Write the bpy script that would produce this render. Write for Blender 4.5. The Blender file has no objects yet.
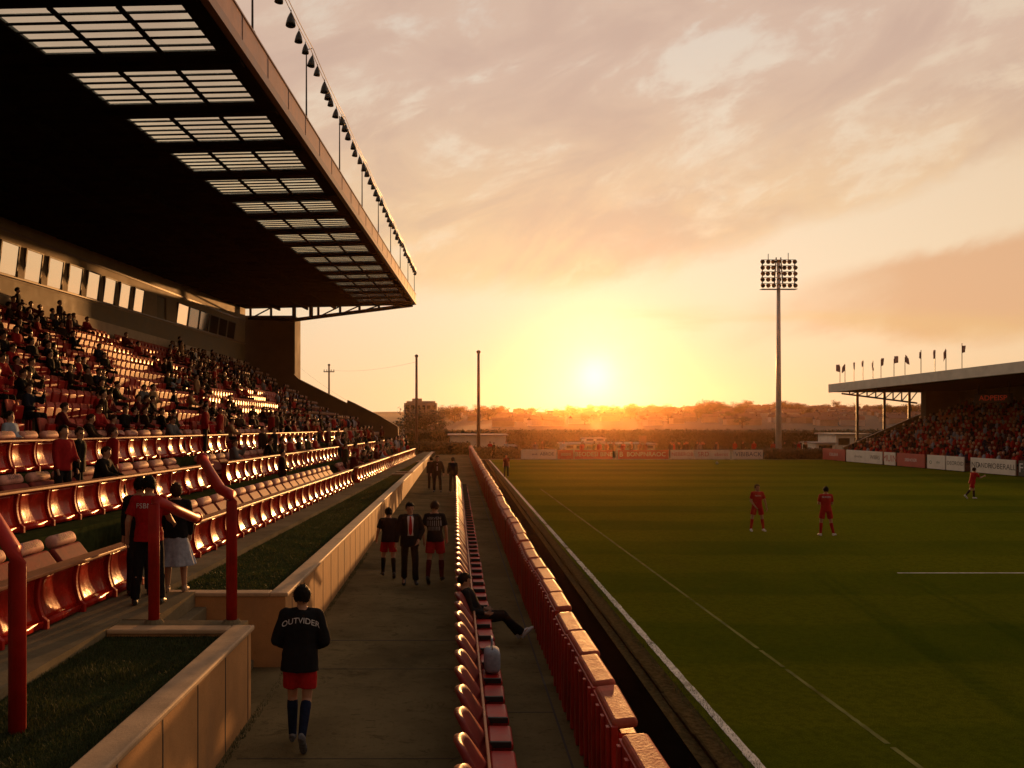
import bpy, bmesh, math, random
import numpy as np
from mathutils import Vector, Matrix, noise
from mathutils.bvhtree import BVHTree

R = math.radians
rnd = random.Random(7)
scene = bpy.context.scene
COL = scene.collection
F, VX, VY, CH = 900.0, 455.0, 418.0, 3.6       # focal length in pixels, vanishing point, camera height


def at(px, py, Y):
    return Vector(((px - VX) * Y / F, Y, CH - (py - VY) * Y / F))


def pix(p):
    return VX + F * p[0] / p[1], VY - F * (p[2] - CH) / p[1]


# ------------------------------------------------------------------ node helpers
class NT:
    def __init__(s, tree):
        s.t = tree
        s.n = tree.nodes
        s.l = tree.links

    def new(s, typ, **kw):
        n = s.n.new(typ)
        for k, v in kw.items():
            setattr(n, k, v)
        return n

    def put(s, sock, v):
        if v is None:
            return
        if isinstance(v, bpy.types.NodeSocket):
            s.l.new(v, sock)
        else:
            if sock.type == 'RGBA' and len(v) == 3:
                v = (*v, 1)
            sock.default_value = v

    def m(s, op, a, b=None, c=None, clamp=False):
        n = s.new('ShaderNodeMath', operation=op)
        n.use_clamp = clamp
        s.put(n.inputs[0], a)
        s.put(n.inputs[1], b)
        s.put(n.inputs[2], c)
        return n.outputs[0]

    def step(s, x, a, b):
        n = s.new('ShaderNodeMapRange', interpolation_type='SMOOTHSTEP')
        s.put(n.inputs['Value'], x)
        s.put(n.inputs['From Min'], a)
        s.put(n.inputs['From Max'], b)
        return n.outputs[0]

    def mix(s, f, a, b, blend='MIX'):
        n = s.new('ShaderNodeMix', data_type='RGBA', blend_type=blend)
        s.put(n.inputs['Factor'], f)
        s.put(n.inputs['A'], a) if False else None
        ins = [i for i in n.inputs if i.type == 'RGBA']
        s.put(ins[0], a)
        s.put(ins[1], b)
        return [o for o in n.outputs if o.type == 'RGBA'][0]

    def noise(s, vec, scale, detail=4, rough=.55, dist=0.0, dim='3D'):
        n = s.new('ShaderNodeTexNoise')
        n.noise_dimensions = dim
        s.put(n.inputs['Vector'], vec)
        n.inputs['Scale'].default_value = scale
        n.inputs['Detail'].default_value = detail
        n.inputs['Roughness'].default_value = rough
        n.inputs['Distortion'].default_value = dist
        return n.outputs['Fac']

    def comb(s, x, y, z=0.0):
        n = s.new('ShaderNodeCombineXYZ')
        s.put(n.inputs[0], x)
        s.put(n.inputs[1], y)
        s.put(n.inputs[2], z)
        return n.outputs[0]

    def bump(s, h, strength=.3, dist=.02):
        n = s.new('ShaderNodeBump')
        n.inputs['Strength'].default_value = strength
        n.inputs['Distance'].default_value = dist
        s.put(n.inputs['Height'], h)
        return n.outputs[0]


MATS = {}


def mat(name, col, rough=.6, var=.15, scale=6.0, bump=0.0, bscale=40.0, metal=0.0, coat=0.0, spec=.5, tint=False,
        rvar=0.08, grime=None, coat_rough=.1, sheen=0.0, emit=0.0, speck=0.0):
    if name in MATS:
        return MATS[name]
    m = bpy.data.materials.new(name)
    m.use_nodes = True
    t = NT(m.node_tree)
    p = t.n['Principled BSDF']
    tc = t.new('ShaderNodeTexCoord').outputs['Object']
    oi = t.new('ShaderNodeObjectInfo')
    add = t.new('ShaderNodeVectorMath', operation='ADD')
    t.put(add.inputs[0], tc)
    off = t.m('MULTIPLY', oi.outputs['Random'], 37.0)
    t.put(add.inputs[1], t.comb(off, off, off))
    v = add.outputs[0]
    n1 = t.noise(v, scale, 5, .6)
    hi = tuple(min(1, c * (1 + var)) for c in col)
    lo = tuple(c * (1 - var) for c in col)
    c = t.mix(t.step(n1, .3, .7), lo, hi)
    if grime:
        n2 = t.noise(v, scale * .35, 6, .65, .4)
        c = t.mix(t.m('MULTIPLY', t.step(n2, .5, .72), grime[1]), c, grime[0])
    if speck:                                   # fine dirt, gum spots and scratches
        n3 = t.noise(v, scale * 14, 5, .75)
        n4 = t.noise(v, scale * 3.2, 6, .7, 1.2)
        k = t.m('MULTIPLY', t.m('ADD', t.m('MULTIPLY', t.step(n3, .5, .75), .6), t.m('MULTIPLY', t.step(n4, .55, .66), .6)), speck, clamp=True)
        c = t.mix(k, c, tuple(q * .35 for q in col))
    if tint:
        c = t.mix(1.0, c, oi.outputs['Color'], 'MULTIPLY')
    t.put(p.inputs['Base Color'], c)
    t.put(p.inputs['Roughness'], t.m('ADD', t.m('MULTIPLY', t.m('SUBTRACT', n1, .5), rvar * 4), rough, clamp=True))
    p.inputs['Metallic'].default_value = metal
    p.inputs['Specular IOR Level'].default_value = spec
    p.inputs['Coat Weight'].default_value = coat
    p.inputs['Coat Roughness'].default_value = coat_rough
    p.inputs['Sheen Weight'].default_value = sheen
    if emit:
        t.put(p.inputs['Emission Color'], col)
        p.inputs['Emission Strength'].default_value = emit
    if bump:
        t.put(p.inputs['Normal'], t.bump(t.noise(v, bscale, 6, .6), bump, .02))
    MATS[name] = m
    return m


# ------------------------------------------------------------------ mesh builder
class MB:
    def __init__(s):
        s.v, s.f, s.mi = [], [], []

    def add(s, vs, fs, mi=0, M=None):
        o = len(s.v)
        if M is not None:
            vs = [M @ Vector(v) for v in vs]
        s.v += [tuple(v) for v in vs]
        s.f += [tuple(i + o for i in f) for f in fs]
        s.mi += [mi] * len(fs)
        return s

    def merge(s, o, M=None, mi=None):
        n = len(s.v)
        s.v += [tuple(M @ Vector(v)) for v in o.v] if M is not None else o.v
        s.f += [tuple(i + n for i in f) for f in o.f]
        s.mi += o.mi if mi is None else [mi] * len(o.f)
        return s

    def box(s, x0, x1, y0, y1, z0, z1, mi=0, M=None):
        vs = [(x, y, z) for z in (z0, z1) for y in (y0, y1) for x in (x0, x1)]
        return s.add(vs, [(0, 2, 3, 1), (4, 5, 7, 6), (0, 1, 5, 4), (2, 6, 7, 3), (0, 4, 6, 2), (1, 3, 7, 5)], mi, M)

    def hexa(s, p, mi=0):       # eight corners in the order of box()
        return s.add(p, [(0, 2, 3, 1), (4, 5, 7, 6), (0, 1, 5, 4), (2, 6, 7, 3), (0, 4, 6, 2), (1, 3, 7, 5)], mi)

    def prism(s, poly, axis, a, b, mi=0, M=None):
        """poly: 2D outline; axis 'x': (y,z), 'y': (x,z), 'z': (x,y); extruded from a to b"""
        def P(q, w):
            return {'x': (w, q[0], q[1]), 'y': (q[0], w, q[1]), 'z': (q[0], q[1], w)}[axis]
        n = len(poly)
        vs = [P(q, a) for q in poly] + [P(q, b) for q in poly]
        fs = [tuple(range(n)), tuple(range(2 * n - 1, n - 1, -1))] + [(i, i + n, (i + 1) % n + n, (i + 1) % n) for i in range(n)]
        return s.add(vs, fs, mi, M)

    def loft(s, rings, mi=0, M=None):
        """rings: equal-length closed lists of points; ends are capped"""
        n = len(rings[0])
        vs = [p for r in rings for p in r]
        fs = []
        for k in range(len(rings) - 1):
            for i in range(n):
                j = (i + 1) % n
                fs.append((k * n + i, k * n + j, (k + 1) * n + j, (k + 1) * n + i))
        fs.append(tuple(range(n - 1, -1, -1)))
        fs.append(tuple((len(rings) - 1) * n + i for i in range(n)))
        return s.add(vs, fs, mi, M)

    def tube(s, pts, r, n=8, mi=0, M=None):
        pts = [Vector(p) for p in pts]
        rs = r if isinstance(r, (list, tuple)) else [r] * len(pts)
        rings = []
        for i, p in enumerate(pts):
            d = (pts[min(i + 1, len(pts) - 1)] - pts[max(i - 1, 0)]).normalized()
            up = Vector((0, 0, 1)) if abs(d.z) < .95 else Vector((0, 1, 0))
            a = d.cross(up).normalized()
            b = a.cross(d)
            rings.append([p + (a * math.cos(2 * math.pi * k / n) + b * math.sin(2 * math.pi * k / n)) * rs[i] for k in range(n)])
        return s.loft(rings, mi, M)

    def capsule(s, a, b, ra, rb, n=12, mi=0):
        a, b = Vector(a), Vector(b)
        d = (b - a)
        L = d.length or 1e-4
        d = d / L
        up = Vector((0, 0, 1)) if abs(d.z) < .95 else Vector((0, 1, 0))
        u = d.cross(up).normalized()
        w = u.cross(d)
        prof = [(-ra * math.cos(q), ra * math.sin(q)) for q in (.15, .5, .9, 1.25)] + [(0, ra), (L, rb)] + \
               [(L + rb * math.cos(q), rb * math.sin(q)) for q in (1.25, .9, .5, .15)]
        rings = [[a + d * h + (u * math.cos(2 * math.pi * k / n) + w * math.sin(2 * math.pi * k / n)) * r for k in range(n)] for h, r in prof]
        return s.loft(rings, mi)

    def ell(s, c, rx, ry, rz, n=14, m=9, mi=0, M=None):
        rings = []
        for i in range(m):
            q = math.pi * (i + .35) / (m - .3)
            rings.append([(c[0] + rx * math.sin(q) * math.cos(2 * math.pi * k / n), c[1] + ry * math.sin(q) * math.sin(2 * math.pi * k / n), c[2] - rz * math.cos(q)) for k in range(n)])
        return s.loft(rings, mi, M)

    def mesh(s, name, mats, smooth=False):
        me = bpy.data.meshes.new(name)
        me.from_pydata(s.v, [], s.f)
        for m in (mats if isinstance(mats, (list, tuple)) else [mats]):
            me.materials.append(m)
        if any(s.mi):
            me.polygons.foreach_set('material_index', s.mi)
        bm = bmesh.new()
        bm.from_mesh(me)
        bmesh.ops.recalc_face_normals(bm, faces=bm.faces)
        bm.to_mesh(me)
        bm.free()
        if smooth:
            me.shade_smooth()
        if smooth == 'soft':                    # keep the big faces of a rounded box flat
            big = max(p.area for p in me.polygons) * .12
            for p in me.polygons:
                if p.area > big:
                    p.use_smooth = False
        me.update()
        return me

    def build(s, name, mats, parent=None, smooth=False, bevel=0.0, **tags):
        return link(name, s.mesh(name, mats, smooth), parent, bevel=bevel, **tags)


def link(name, data, parent=None, loc=None, bevel=0.0, **tags):
    o = bpy.data.objects.new(name, data)
    COL.objects.link(o)
    if parent:
        o.parent = parent
    if loc is not None:
        o.location = loc
    if bevel:
        b = o.modifiers.new('bevel', 'BEVEL')
        b.width = bevel
        b.segments = 2
        b.limit_method = 'ANGLE'
        b.angle_limit = R(40)
    for k, v in tags.items():
        o[k] = v
    return o


def thing(name, label, category, loc=(0, 0, 0), rz=0.0, group=None, M=None):
    o = bpy.data.objects.new(name, None)
    COL.objects.link(o)
    o.empty_display_size = .1
    if M is not None:
        o.matrix_world = M
    else:
        o.location = loc
        o.rotation_euler = (0, 0, rz)
    o['label'] = label
    o['category'] = category
    if group:
        o['group'] = group
    return o


KIDS = {}


def kids(o):
    if o.name not in KIDS:
        KIDS[o.name] = [c for c in o.children]
    return KIDS[o.name]


def dup(root, label=None, group=None, loc=None, rz=None, M=None, color=None):
    r = root.copy()
    COL.objects.link(r)
    if M is not None:
        r.matrix_world = M
    if loc is not None:
        r.location = loc
    if rz is not None:
        r.rotation_euler = (0, 0, rz)
    if label:
        r['label'] = label
    if group:
        r['group'] = group
    if color:
        r.color = color
    for ch in kids(root):
        c = ch.copy()
        COL.objects.link(c)
        c.parent = r
        if color:
            c.color = color
        for g in kids(ch):
            d = g.copy()
            COL.objects.link(d)
            d.parent = c
    return r


_text = {}


def text_mb(word, size):
    key = word
    if key not in _text:
        cu = bpy.data.curves.new('lettering', 'FONT')
        cu.body = word
        cu.align_x = 'CENTER'
        cu.align_y = 'CENTER'
        cu.resolution_u = 3
        o = bpy.data.objects.new('lettering', cu)
        COL.objects.link(o)
        dg = bpy.context.evaluated_depsgraph_get()
        me = bpy.data.meshes.new_from_object(o.evaluated_get(dg))
        _text[key] = ([tuple(v.co) for v in me.vertices], [tuple(p.vertices) for p in me.polygons])
        bpy.data.objects.remove(o)
        bpy.data.meshes.remove(me)
    vs, fs = _text[key]
    mb = MB()
    mb.add([(x * size, y * size, z) for x, y, z in vs], fs)
    return mb


# ------------------------------------------------------------------ materials
concrete = mat('concrete', (.19, .155, .095), .85, .18, 1.5, .35, 60, grime=((.09, .075, .05), .7), speck=.4, spec=0.0)
path_m = mat('path_concrete', (.165, .128, .064), .9, .2, .8, .5, 90, grime=((.06, .05, .028), .9), speck=.8, spec=0.0)
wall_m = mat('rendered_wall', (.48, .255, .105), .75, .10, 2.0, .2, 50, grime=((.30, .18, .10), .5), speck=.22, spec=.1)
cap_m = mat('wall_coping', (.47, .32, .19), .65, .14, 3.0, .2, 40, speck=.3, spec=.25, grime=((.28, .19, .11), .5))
joint_m = mat('dark_joint', (.05, .04, .03), .9)
red_paint = mat('red_paint', (.36, .014, .009), .45, .15, 5, .12, 25, spec=.22, grime=((.10, .015, .01), .5))
red_wood = mat('red_panel', (.36, .016, .007), .25, .3, 4, .25, 9, spec=.12, grime=((.12, .02, .01), .6))
rail_m = mat('varnished_rail', (.42, .17, .07), .5, .18, 5, .1, 30, spec=.3)
pad_m = mat('faded_vinyl', (.58, .29, .23), .65, .2, 7, .12, 30, spec=.1, grime=((.30, .10, .07), .6))
seat_m = mat('faded_red_plastic', (.46, .10, .07), .6, .3, 5, .08, 20, spec=.14, grime=((.26, .03, .02), .7))
dark_m = mat('dark_steel', (.025, .02, .018), .5, .2, 8)
black_m = mat('black_rubber', (.012, .011, .010), .7, .2, 8)
gap_shade_m = mat('painted_gap_shade', (.004, .0035, .003), .95, .3, 3, .2, 30, spec=0.0)  # shade of the sunken gap put into a near-black colour
gravel_m = mat('gravel', (.078, .058, .026), .95, .4, 14, 1.0, 70, grime=((.05, .05, .02), .6), spec=0.0)
line_m = mat('white_line', (.62, .60, .54), .8, .2, 9, .3, 60, grime=((.12, .12, .04), .55), spec=0.0)
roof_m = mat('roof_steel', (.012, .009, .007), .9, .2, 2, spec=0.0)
fascia_m = mat('fascia_board', (.38, .20, .15), .5, .14, 2.5, .1, 20, grime=((.22, .11, .08), .5))
lip_m = mat('fascia_lip', (.20, .10, .06), .45, .15, 3)
tan_m = mat('tan_cladding', (.30, .195, .10), .75, .12, 1.2, .15, 25, grime=((.20, .14, .08), .5))
olive_m = mat('olive_cladding', (.17, .115, .048), .7, .14, 1.0, .1, 20)
pale_m = mat('pale_plinth', (.48, .36, .25), .75, .12, 1.5)
frame_m = mat('window_frame', (.13, .085, .05), .6)
pier_m = mat('brown_block', (.10, .062, .034), .85, .18, 1.0, .3, 20)
white_m = mat('white_render', (.62, .58, .52), .8, .1, 1.0, .1, 20, grime=((.40, .35, .30), .4))
white_board = mat('white_board', (.62, .58, .54), .5, .08, 1.5)
red_board = mat('red_board', (.36, .05, .04), .5, .12, 1.5)
navy_ink = mat('navy_ink', (.03, .04, .10), .5)
red_ink = mat('red_ink', (.40, .05, .04), .5)
black_ink = mat('black_ink', (.02, .02, .02), .5)
white_ink = mat('white_ink', (.60, .58, .60), .6)
grey_ink = mat('grey_ink', (.22, .23, .26), .6)
lamp_m = mat('grey_lamp_shade', (.055, .055, .055), .5, .2, 8, metal=.3)
pole_m = mat('galvanised_pole', (.16, .14, .12), .5, .15, 3, metal=.4)
skin_m = mat('skin', (.36, .19, .12), .55, .12, 12, .06, 60)
skin_dark = mat('brown_skin', (.16, .08, .05), .55, .12, 12, .06, 60)
eye_m = mat('dark_eye', (.02, .015, .012), .3)
lip_skin = mat('lips', (.28, .10, .08), .5)
hair_m = mat('dark_hair', (.010, .007, .005), .6, .3, 60, .6, 120, spec=.08)
hair_b = mat('brown_hair', (.04, .02, .010), .6, .3, 60, .6, 120, spec=.08)
black_cloth = mat('black_cloth', (.011, .011, .013), .85, .2, 20, .15, 200, spec=.08)
red_cloth = mat('red_cloth', (.34, .012, .014), .8, .15, 20, .15, 200, spec=.08)
navy_cloth = mat('navy_cloth', (.012, .018, .045), .85, .2, 20, .15, 200, spec=.08)
white_cloth = mat('white_cloth', (.60, .58, .62), .85, .1, 20, .15, 200, spec=.08)
grey_cloth = mat('grey_blue_cloth', (.26, .29, .36), .85, .15, 20, .15, 200, spec=.08)
shoe_m = mat('black_shoe', (.012, .012, .012), .45, .2, 20)
white_shoe = mat('white_shoe', (.55, .55, .60), .6, .25, 25)
tint_cloth = mat('dyed_cloth', (1, 1, 1), .85, .2, 20, .15, 200, tint=True, spec=.08)
dark_trouser = mat('dark_trousers', (.018, .016, .018), .85, .2, 20, spec=.08)
bark_m = mat('bark', (.05, .032, .02), .9, .3, 10, .6, 30)
house_m = mat('house_render', (.42, .36, .32), .8, .1, .4, tint=True)
tile_m = mat('roof_tiles', (.16, .075, .05), .8, .2, .6)
flag_m = mat('flag_cloth', (.50, .30, .25), .8, .35, 6)
turf_m = mat('aisle_turf', (.035, .045, .016), .95, .3, 8, .5, 120, spec=0.0)


def leaf_material(name, a, b):
    m = bpy.data.materials.new(name)
    m.use_nodes = True
    t = NT(m.node_tree)
    p = t.n['Principled BSDF']
    g = t.new('ShaderNodeNewGeometry')
    c = t.mix(g.outputs['Random Per Island'], a, b)
    t.put(p.inputs['Base Color'], c)
    p.inputs['Roughness'].default_value = .7
    tr = t.new('ShaderNodeBsdfTranslucent')
    t.put(tr.inputs[0], c)
    mx = t.new('ShaderNodeMixShader')
    mx.inputs[0].default_value = .35
    t.l.new(p.outputs[0], mx.inputs[1])
    t.l.new(tr.outputs[0], mx.inputs[2])
    t.l.new(mx.outputs[0], t.n['Material Output'].inputs[0])
    return m


leaf_m = leaf_material('leaves', (.022, .026, .010), (.06, .055, .02))
hedge_m = leaf_material('hedge_leaves', (.030, .035, .014), (.06, .06, .022))
blade_m = leaf_material('grass_blades', (.022, .036, .009), (.060, .070, .018))


def glass_material(name, tint, refl, rough=.03):
    m = bpy.data.materials.new(name)
    m.use_nodes = True
    t = NT(m.node_tree)
    p = t.n['Principled BSDF']
    tc = t.new('ShaderNodeTexCoord').outputs['Object']
    t.put(p.inputs['Base Color'], tint)
    p.inputs['Metallic'].default_value = refl
    p.inputs['Roughness'].default_value = rough
    t.put(p.inputs['Normal'], t.bump(t.noise(tc, .7, 2), .08, .02))
    return m


mirror_glass = glass_material('coated_glass', (.80, .72, .62), .95, .04)
dark_glass = glass_material('dark_glass', (.02, .02, .018), 0.0, .08)


def skylight_material():
    m = bpy.data.materials.new('fibreglass_skylight')
    m.use_nodes = True
    t = NT(m.node_tree)
    t.n.remove(t.n['Principled BSDF'])
    tc = t.new('ShaderNodeTexCoord').outputs['Object']
    n = t.noise(tc, 1.6, 6, .65)
    c = t.mix(t.step(n, .35, .7), (.58, .62, .48), (.80, .84, .68))
    a = t.new('ShaderNodeBsdfTranslucent')
    t.put(a.inputs[0], c)
    b = t.new('ShaderNodeBsdfTransparent')
    t.put(b.inputs[0], (.86, .85, .74))
    x = t.new('ShaderNodeMixShader')
    x.inputs[0].default_value = .72
    t.l.new(a.outputs[0], x.inputs[1])
    t.l.new(b.outputs[0], x.inputs[2])
    t.l.new(x.outputs[0], t.n['Material Output'].inputs[0])
    return m


skylight_m = skylight_material()


def pitch_material():
    m = bpy.data.materials.new('pitch_grass')
    m.use_nodes = True
    t = NT(m.node_tree)
    p = t.n['Principled BSDF']
    tc = t.new('ShaderNodeTexCoord').outputs['Object']
    sep = t.new('ShaderNodeSeparateXYZ')
    t.l.new(tc, sep.inputs[0])
    x, y = sep.outputs[0], sep.outputs[1]
    big = t.noise(tc, .09, 5, .6)
    midn = t.noise(tc, 1.1, 6, .7)
    fine = t.noise(tc, 42, 3, .7)
    wob = t.m('MULTIPLY', t.m('SUBTRACT', t.noise(tc, .35, 3), .5), 1.6)
    band = t.m('SINE', t.m('ADD', t.m('MULTIPLY', y, 1.05), wob))      # mowing stripes
    band = t.step(band, -.25, .25)
    c = t.mix(t.step(big, .35, .65), (.100, .145, .008), (.165, .200, .010))
    c = t.mix(t.m('MULTIPLY', band, .45), c, (.22, .235, .014))
    c = t.mix(t.m('MULTIPLY', t.step(midn, .5, .78), .7), c, (.16, .17, .018))
    c = t.mix(t.m('MULTIPLY', t.step(fine, .35, .75), .55), c, (.042, .062, .005))
    cl = t.noise(tc, 7.5, 6, .75)
    c = t.mix(t.m('MULTIPLY', t.step(cl, .42, .62), .45), c, (.065, .090, .006))
    t.put(p.inputs['Base Color'], c)
    p.inputs['Roughness'].default_value = .9
    p.inputs['Specular IOR Level'].default_value = .0
    p.inputs['Sheen Weight'].default_value = .0
    h = t.m('ADD', t.m('MULTIPLY', fine, 1.0), t.m('MULTIPLY', midn, .8))
    t.put(p.inputs['Normal'], t.bump(h, 1.0, .12))
    return m


pitch_m = pitch_material()
ground_m = mat('rough_ground', (.055, .055, .022), .95, .35, .3, .5, 6)
hill_m = mat('hill_grass', (.030, .026, .012), .95, .4, .02)

# ------------------------------------------------------------------ sky, sun, camera
SUN_AZ = math.atan2(595 - VX, F)                # from +Y towards +X
SUN_EL = math.atan2(418 - 375, math.hypot(F, 595 - VX))
sdir = Vector((math.sin(SUN_AZ) * math.cos(SUN_EL), math.cos(SUN_AZ) * math.cos(SUN_EL), math.sin(SUN_EL)))


def lin(r, g, b, k=1.0):
    def c(u):
        u /= 255
        return (u / 12.92 if u < .04045 else ((u + .055) / 1.055) ** 2.4) * k
    return (c(r), c(g), c(b))


def make_world():
    w = bpy.data.worlds.new('World')
    scene.world = w
    w.use_nodes = True
    t = NT(w.node_tree)
    bg = t.n['Background']
    out = t.n['World Output']
    sky = t.new('ShaderNodeTexSky', sky_type='NISHITA')
    sky.sun_disc = False
    sky.sun_elevation = SUN_EL
    sky.sun_rotation = SUN_AZ
    sky.dust_density = 1.0
    bg0 = t.new('ShaderNodeBackground')
    t.l.new(sky.outputs[0], bg0.inputs[0])
    bg0.inputs[1].default_value = .006
    d = t.new('ShaderNodeTexCoord').outputs['Generated']
    sp = t.new('ShaderNodeSeparateXYZ')
    t.l.new(d, sp.inputs[0])
    dx, dy, dz = sp.outputs
    az = t.new('ShaderNodeMath', operation='ARCTAN2')
    t.put(az.inputs[0], dx)
    t.put(az.inputs[1], dy)
    u = az.outputs[0]
    hyp = t.m('SQRT', t.m('ADD', t.m('MULTIPLY', dx, dx), t.m('MULTIPLY', dy, dy)))
    v = t.m('DIVIDE', dz, t.m('MAXIMUM', hyp, .05))
    dot = t.new('ShaderNodeVectorMath', operation='DOT_PRODUCT')
    t.put(dot.inputs[0], d)
    dot.inputs[1].default_value = sdir
    c = dot.outputs['Value']
    # clear evening gradient
    g = t.mix(t.step(v, 0.0, .16), lin(255, 216, 166), lin(254, 228, 192))
    g = t.mix(t.step(v, .12, .50), g, lin(228, 212, 196))
    g = t.mix(t.step(v, .5, 2.0), g, lin(180, 168, 156))
    side = t.step(t.m('ABSOLUTE', t.m('SUBTRACT', u, SUN_AZ)), .10, .62)
    g = t.mix(t.m('MULTIPLY', side, .45), g, lin(232, 188, 142))
    # clouds in azimuth / elevation, streaky
    vs = t.m('ADD', v, t.m('MULTIPLY', u, -.28))
    P = t.comb(t.m('MULTIPLY', u, 4.5), t.m('MULTIPLY', vs, 9.0), 0.0)
    n1 = t.noise(P, 1.15, 7, .58, .5)
    n2 = t.noise(t.comb(t.m('MULTIPLY', u, 12.0), t.m('MULTIPLY', vs, 21.0), 3.1), 1.0, 8, .66, .25)
    n3 = t.noise(t.comb(t.m('MULTIPLY', u, 2.0), t.m('MULTIPLY', v, 16.0), 8.0), 1.0, 5, .55, .3)
    nn = t.m('ADD', t.m('MULTIPLY', t.m('SUBTRACT', n1, .5), .16), t.m('MULTIPLY', t.m('SUBTRACT', n2, .5), .07))
    vb = t.m('ADD', .132, t.m('MAXIMUM', 0.0, t.m('MULTIPLY', t.m('SUBTRACT', u, .17), .27)))
    A = t.step(t.m('ADD', t.m('SUBTRACT', v, vb), t.m('MULTIPLY', nn, .55)), -.004, .030)
    gaps = t.step(t.m('ADD', t.m('MULTIPLY', t.m('SUBTRACT', n2, .5), .75), t.m('MULTIPLY', t.m('SUBTRACT', n1, .5), 1.5)), .02, .26)
    A = t.m('MULTIPLY', A, t.m('SUBTRACT', 1.0, t.m('MULTIPLY', gaps, .95)))
    # streak of open sky running up to the right
    ridge = t.m('SUBTRACT', v, t.m('ADD', .215, t.m('MULTIPLY', t.m('SUBTRACT', u, .19), .27)))
    ridge = t.m('ABSOLUTE', t.m('ADD', ridge, t.m('MULTIPLY', nn, .9)))
    R1 = t.m('MULTIPLY', t.m('SUBTRACT', 1.0, t.step(ridge, .0, .06)), t.m('MULTIPLY', t.step(u, .12, .25), t.step(n2, .40, .66)))
    A = t.m('MULTIPLY', A, t.m('SUBTRACT', 1.0, t.m('MULTIPLY', R1, .9)))
    # lower bank on the right
    up = t.m('ADD', .135, t.m('MULTIPLY', t.m('SUBTRACT', u, .37), .19))
    B = t.m('MULTIPLY', t.step(t.m('ADD', v, t.m('MULTIPLY', nn, .35)), .072, .098),
            t.m('SUBTRACT', 1.0, t.step(t.m('ADD', t.m('SUBTRACT', v, up), t.m('MULTIPLY', nn, .3)), -.006, .014)))
    B = t.m('MULTIPLY', B, t.step(t.m('ADD', u, nn), .30, .47))
    # thin bar above the sun
    Cc = t.m('MULTIPLY', t.step(n3, .52, .68), t.m('MULTIPLY', t.step(v, .06, .09), t.m('SUBTRACT', 1.0, t.step(v, .10, .13))))
    cc = t.mix(t.step(v, .12, .40), lin(252, 212, 158), lin(220, 188, 166))
    cc = t.mix(t.m('MULTIPLY', t.step(n1, .56, .36), .40), cc, lin(196, 162, 146))
    cc = t.mix(t.step(v, .5, 2.0), cc, lin(150, 144, 144))
    col = t.mix(t.m('MULTIPLY', A, .95), g, cc)
    col = t.mix(t.m('MULTIPLY', B, .75), col, lin(226, 168, 122))
    col = t.mix(t.m('MULTIPLY', Cc, .45), col, lin(240, 196, 130))
    # warm glow round the sun
    c0 = t.m('MAXIMUM', c, 0.0)
    gl1 = t.m('MULTIPLY', t.m('POWER', c0, 500.0), .22)
    gl2 = t.m('MULTIPLY', t.m('POWER', c0, 110.0), .07)
    gl3 = t.m('MULTIPLY', t.m('POWER', c0, 20.0), .03)
    disc = t.m('MULTIPLY', t.m('POWER', c0, 5000.0), .5)

    def sc(colr, k):
        n = t.new('ShaderNodeVectorMath', operation='SCALE')
        n.inputs[0].default_value = colr
        t.put(n.inputs['Scale'], k)
        return n.outputs[0]
    for cl, k in (((1, .74, .62), gl1), ((1, .58, .38), gl2), ((1, .58, .40), gl3), ((1, .85, .55), disc)):
        col = t.mix(1.0, col, sc(cl, k), 'ADD')
    # the sky away from the sunset is dim
    hd = t.m('ADD', t.m('MULTIPLY', dx, math.sin(SUN_AZ)), t.m('MULTIPLY', dy, math.cos(SUN_AZ)))
    dim = t.m('ADD', .30, t.m('MULTIPLY', t.step(hd, -.9, .75), .70))
    col = t.mix(1.0, col, t.comb(dim, dim, t.m('ADD', dim, .0)), 'MULTIPLY')
    t.l.new(col, bg.inputs[0])
    bg.inputs[1].default_value = .92
    ad = t.new('ShaderNodeAddShader')
    t.l.new(bg.outputs[0], ad.inputs[0])
    t.l.new(bg0.outputs[0], ad.inputs[1])
    t.l.new(ad.outputs[0], out.inputs[0])
    w.cycles.sampling_method = 'MANUAL'
    w.cycles.sample_map_resolution = 512


make_world()
sl = bpy.data.lights.new('sun', 'SUN')
sl.energy = 5.0
sl.angle = R(.53)
sl.color = (1.0, .44, .13)
so = bpy.data.objects.new('sun', sl)
COL.objects.link(so)
so.rotation_euler = (-sdir).to_track_quat('-Z', 'Y').to_euler()

cam = bpy.data.cameras.new('camera')
cam.sensor_width = 36
cam.lens = F / 1024 * 36
cam.shift_x = (512 - VX) / 1024
cam.shift_y = (VY - 384) / 1024
cam.clip_start = .1
cam.clip_end = 6000
co = bpy.data.objects.new('camera', cam)
COL.objects.link(co)
co.location = (0, 0, CH)
co.rotation_euler = (R(90), 0, 0)
scene.camera = co
scene.view_settings.view_transform = 'Standard'
scene.view_settings.look = 'None'
scene.view_settings.exposure = 0.0
scene.view_settings.gamma = 1.0
scene.view_settings.use_curve_mapping = False
scene.cycles.use_denoising = True
scene.cycles.max_bounces = 6
scene.cycles.volume_bounces = 0
scene.cycles.sample_clamp_indirect = 4.0
scene.cycles.caustics_reflective = False
scene.cycles.caustics_refractive = False

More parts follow.
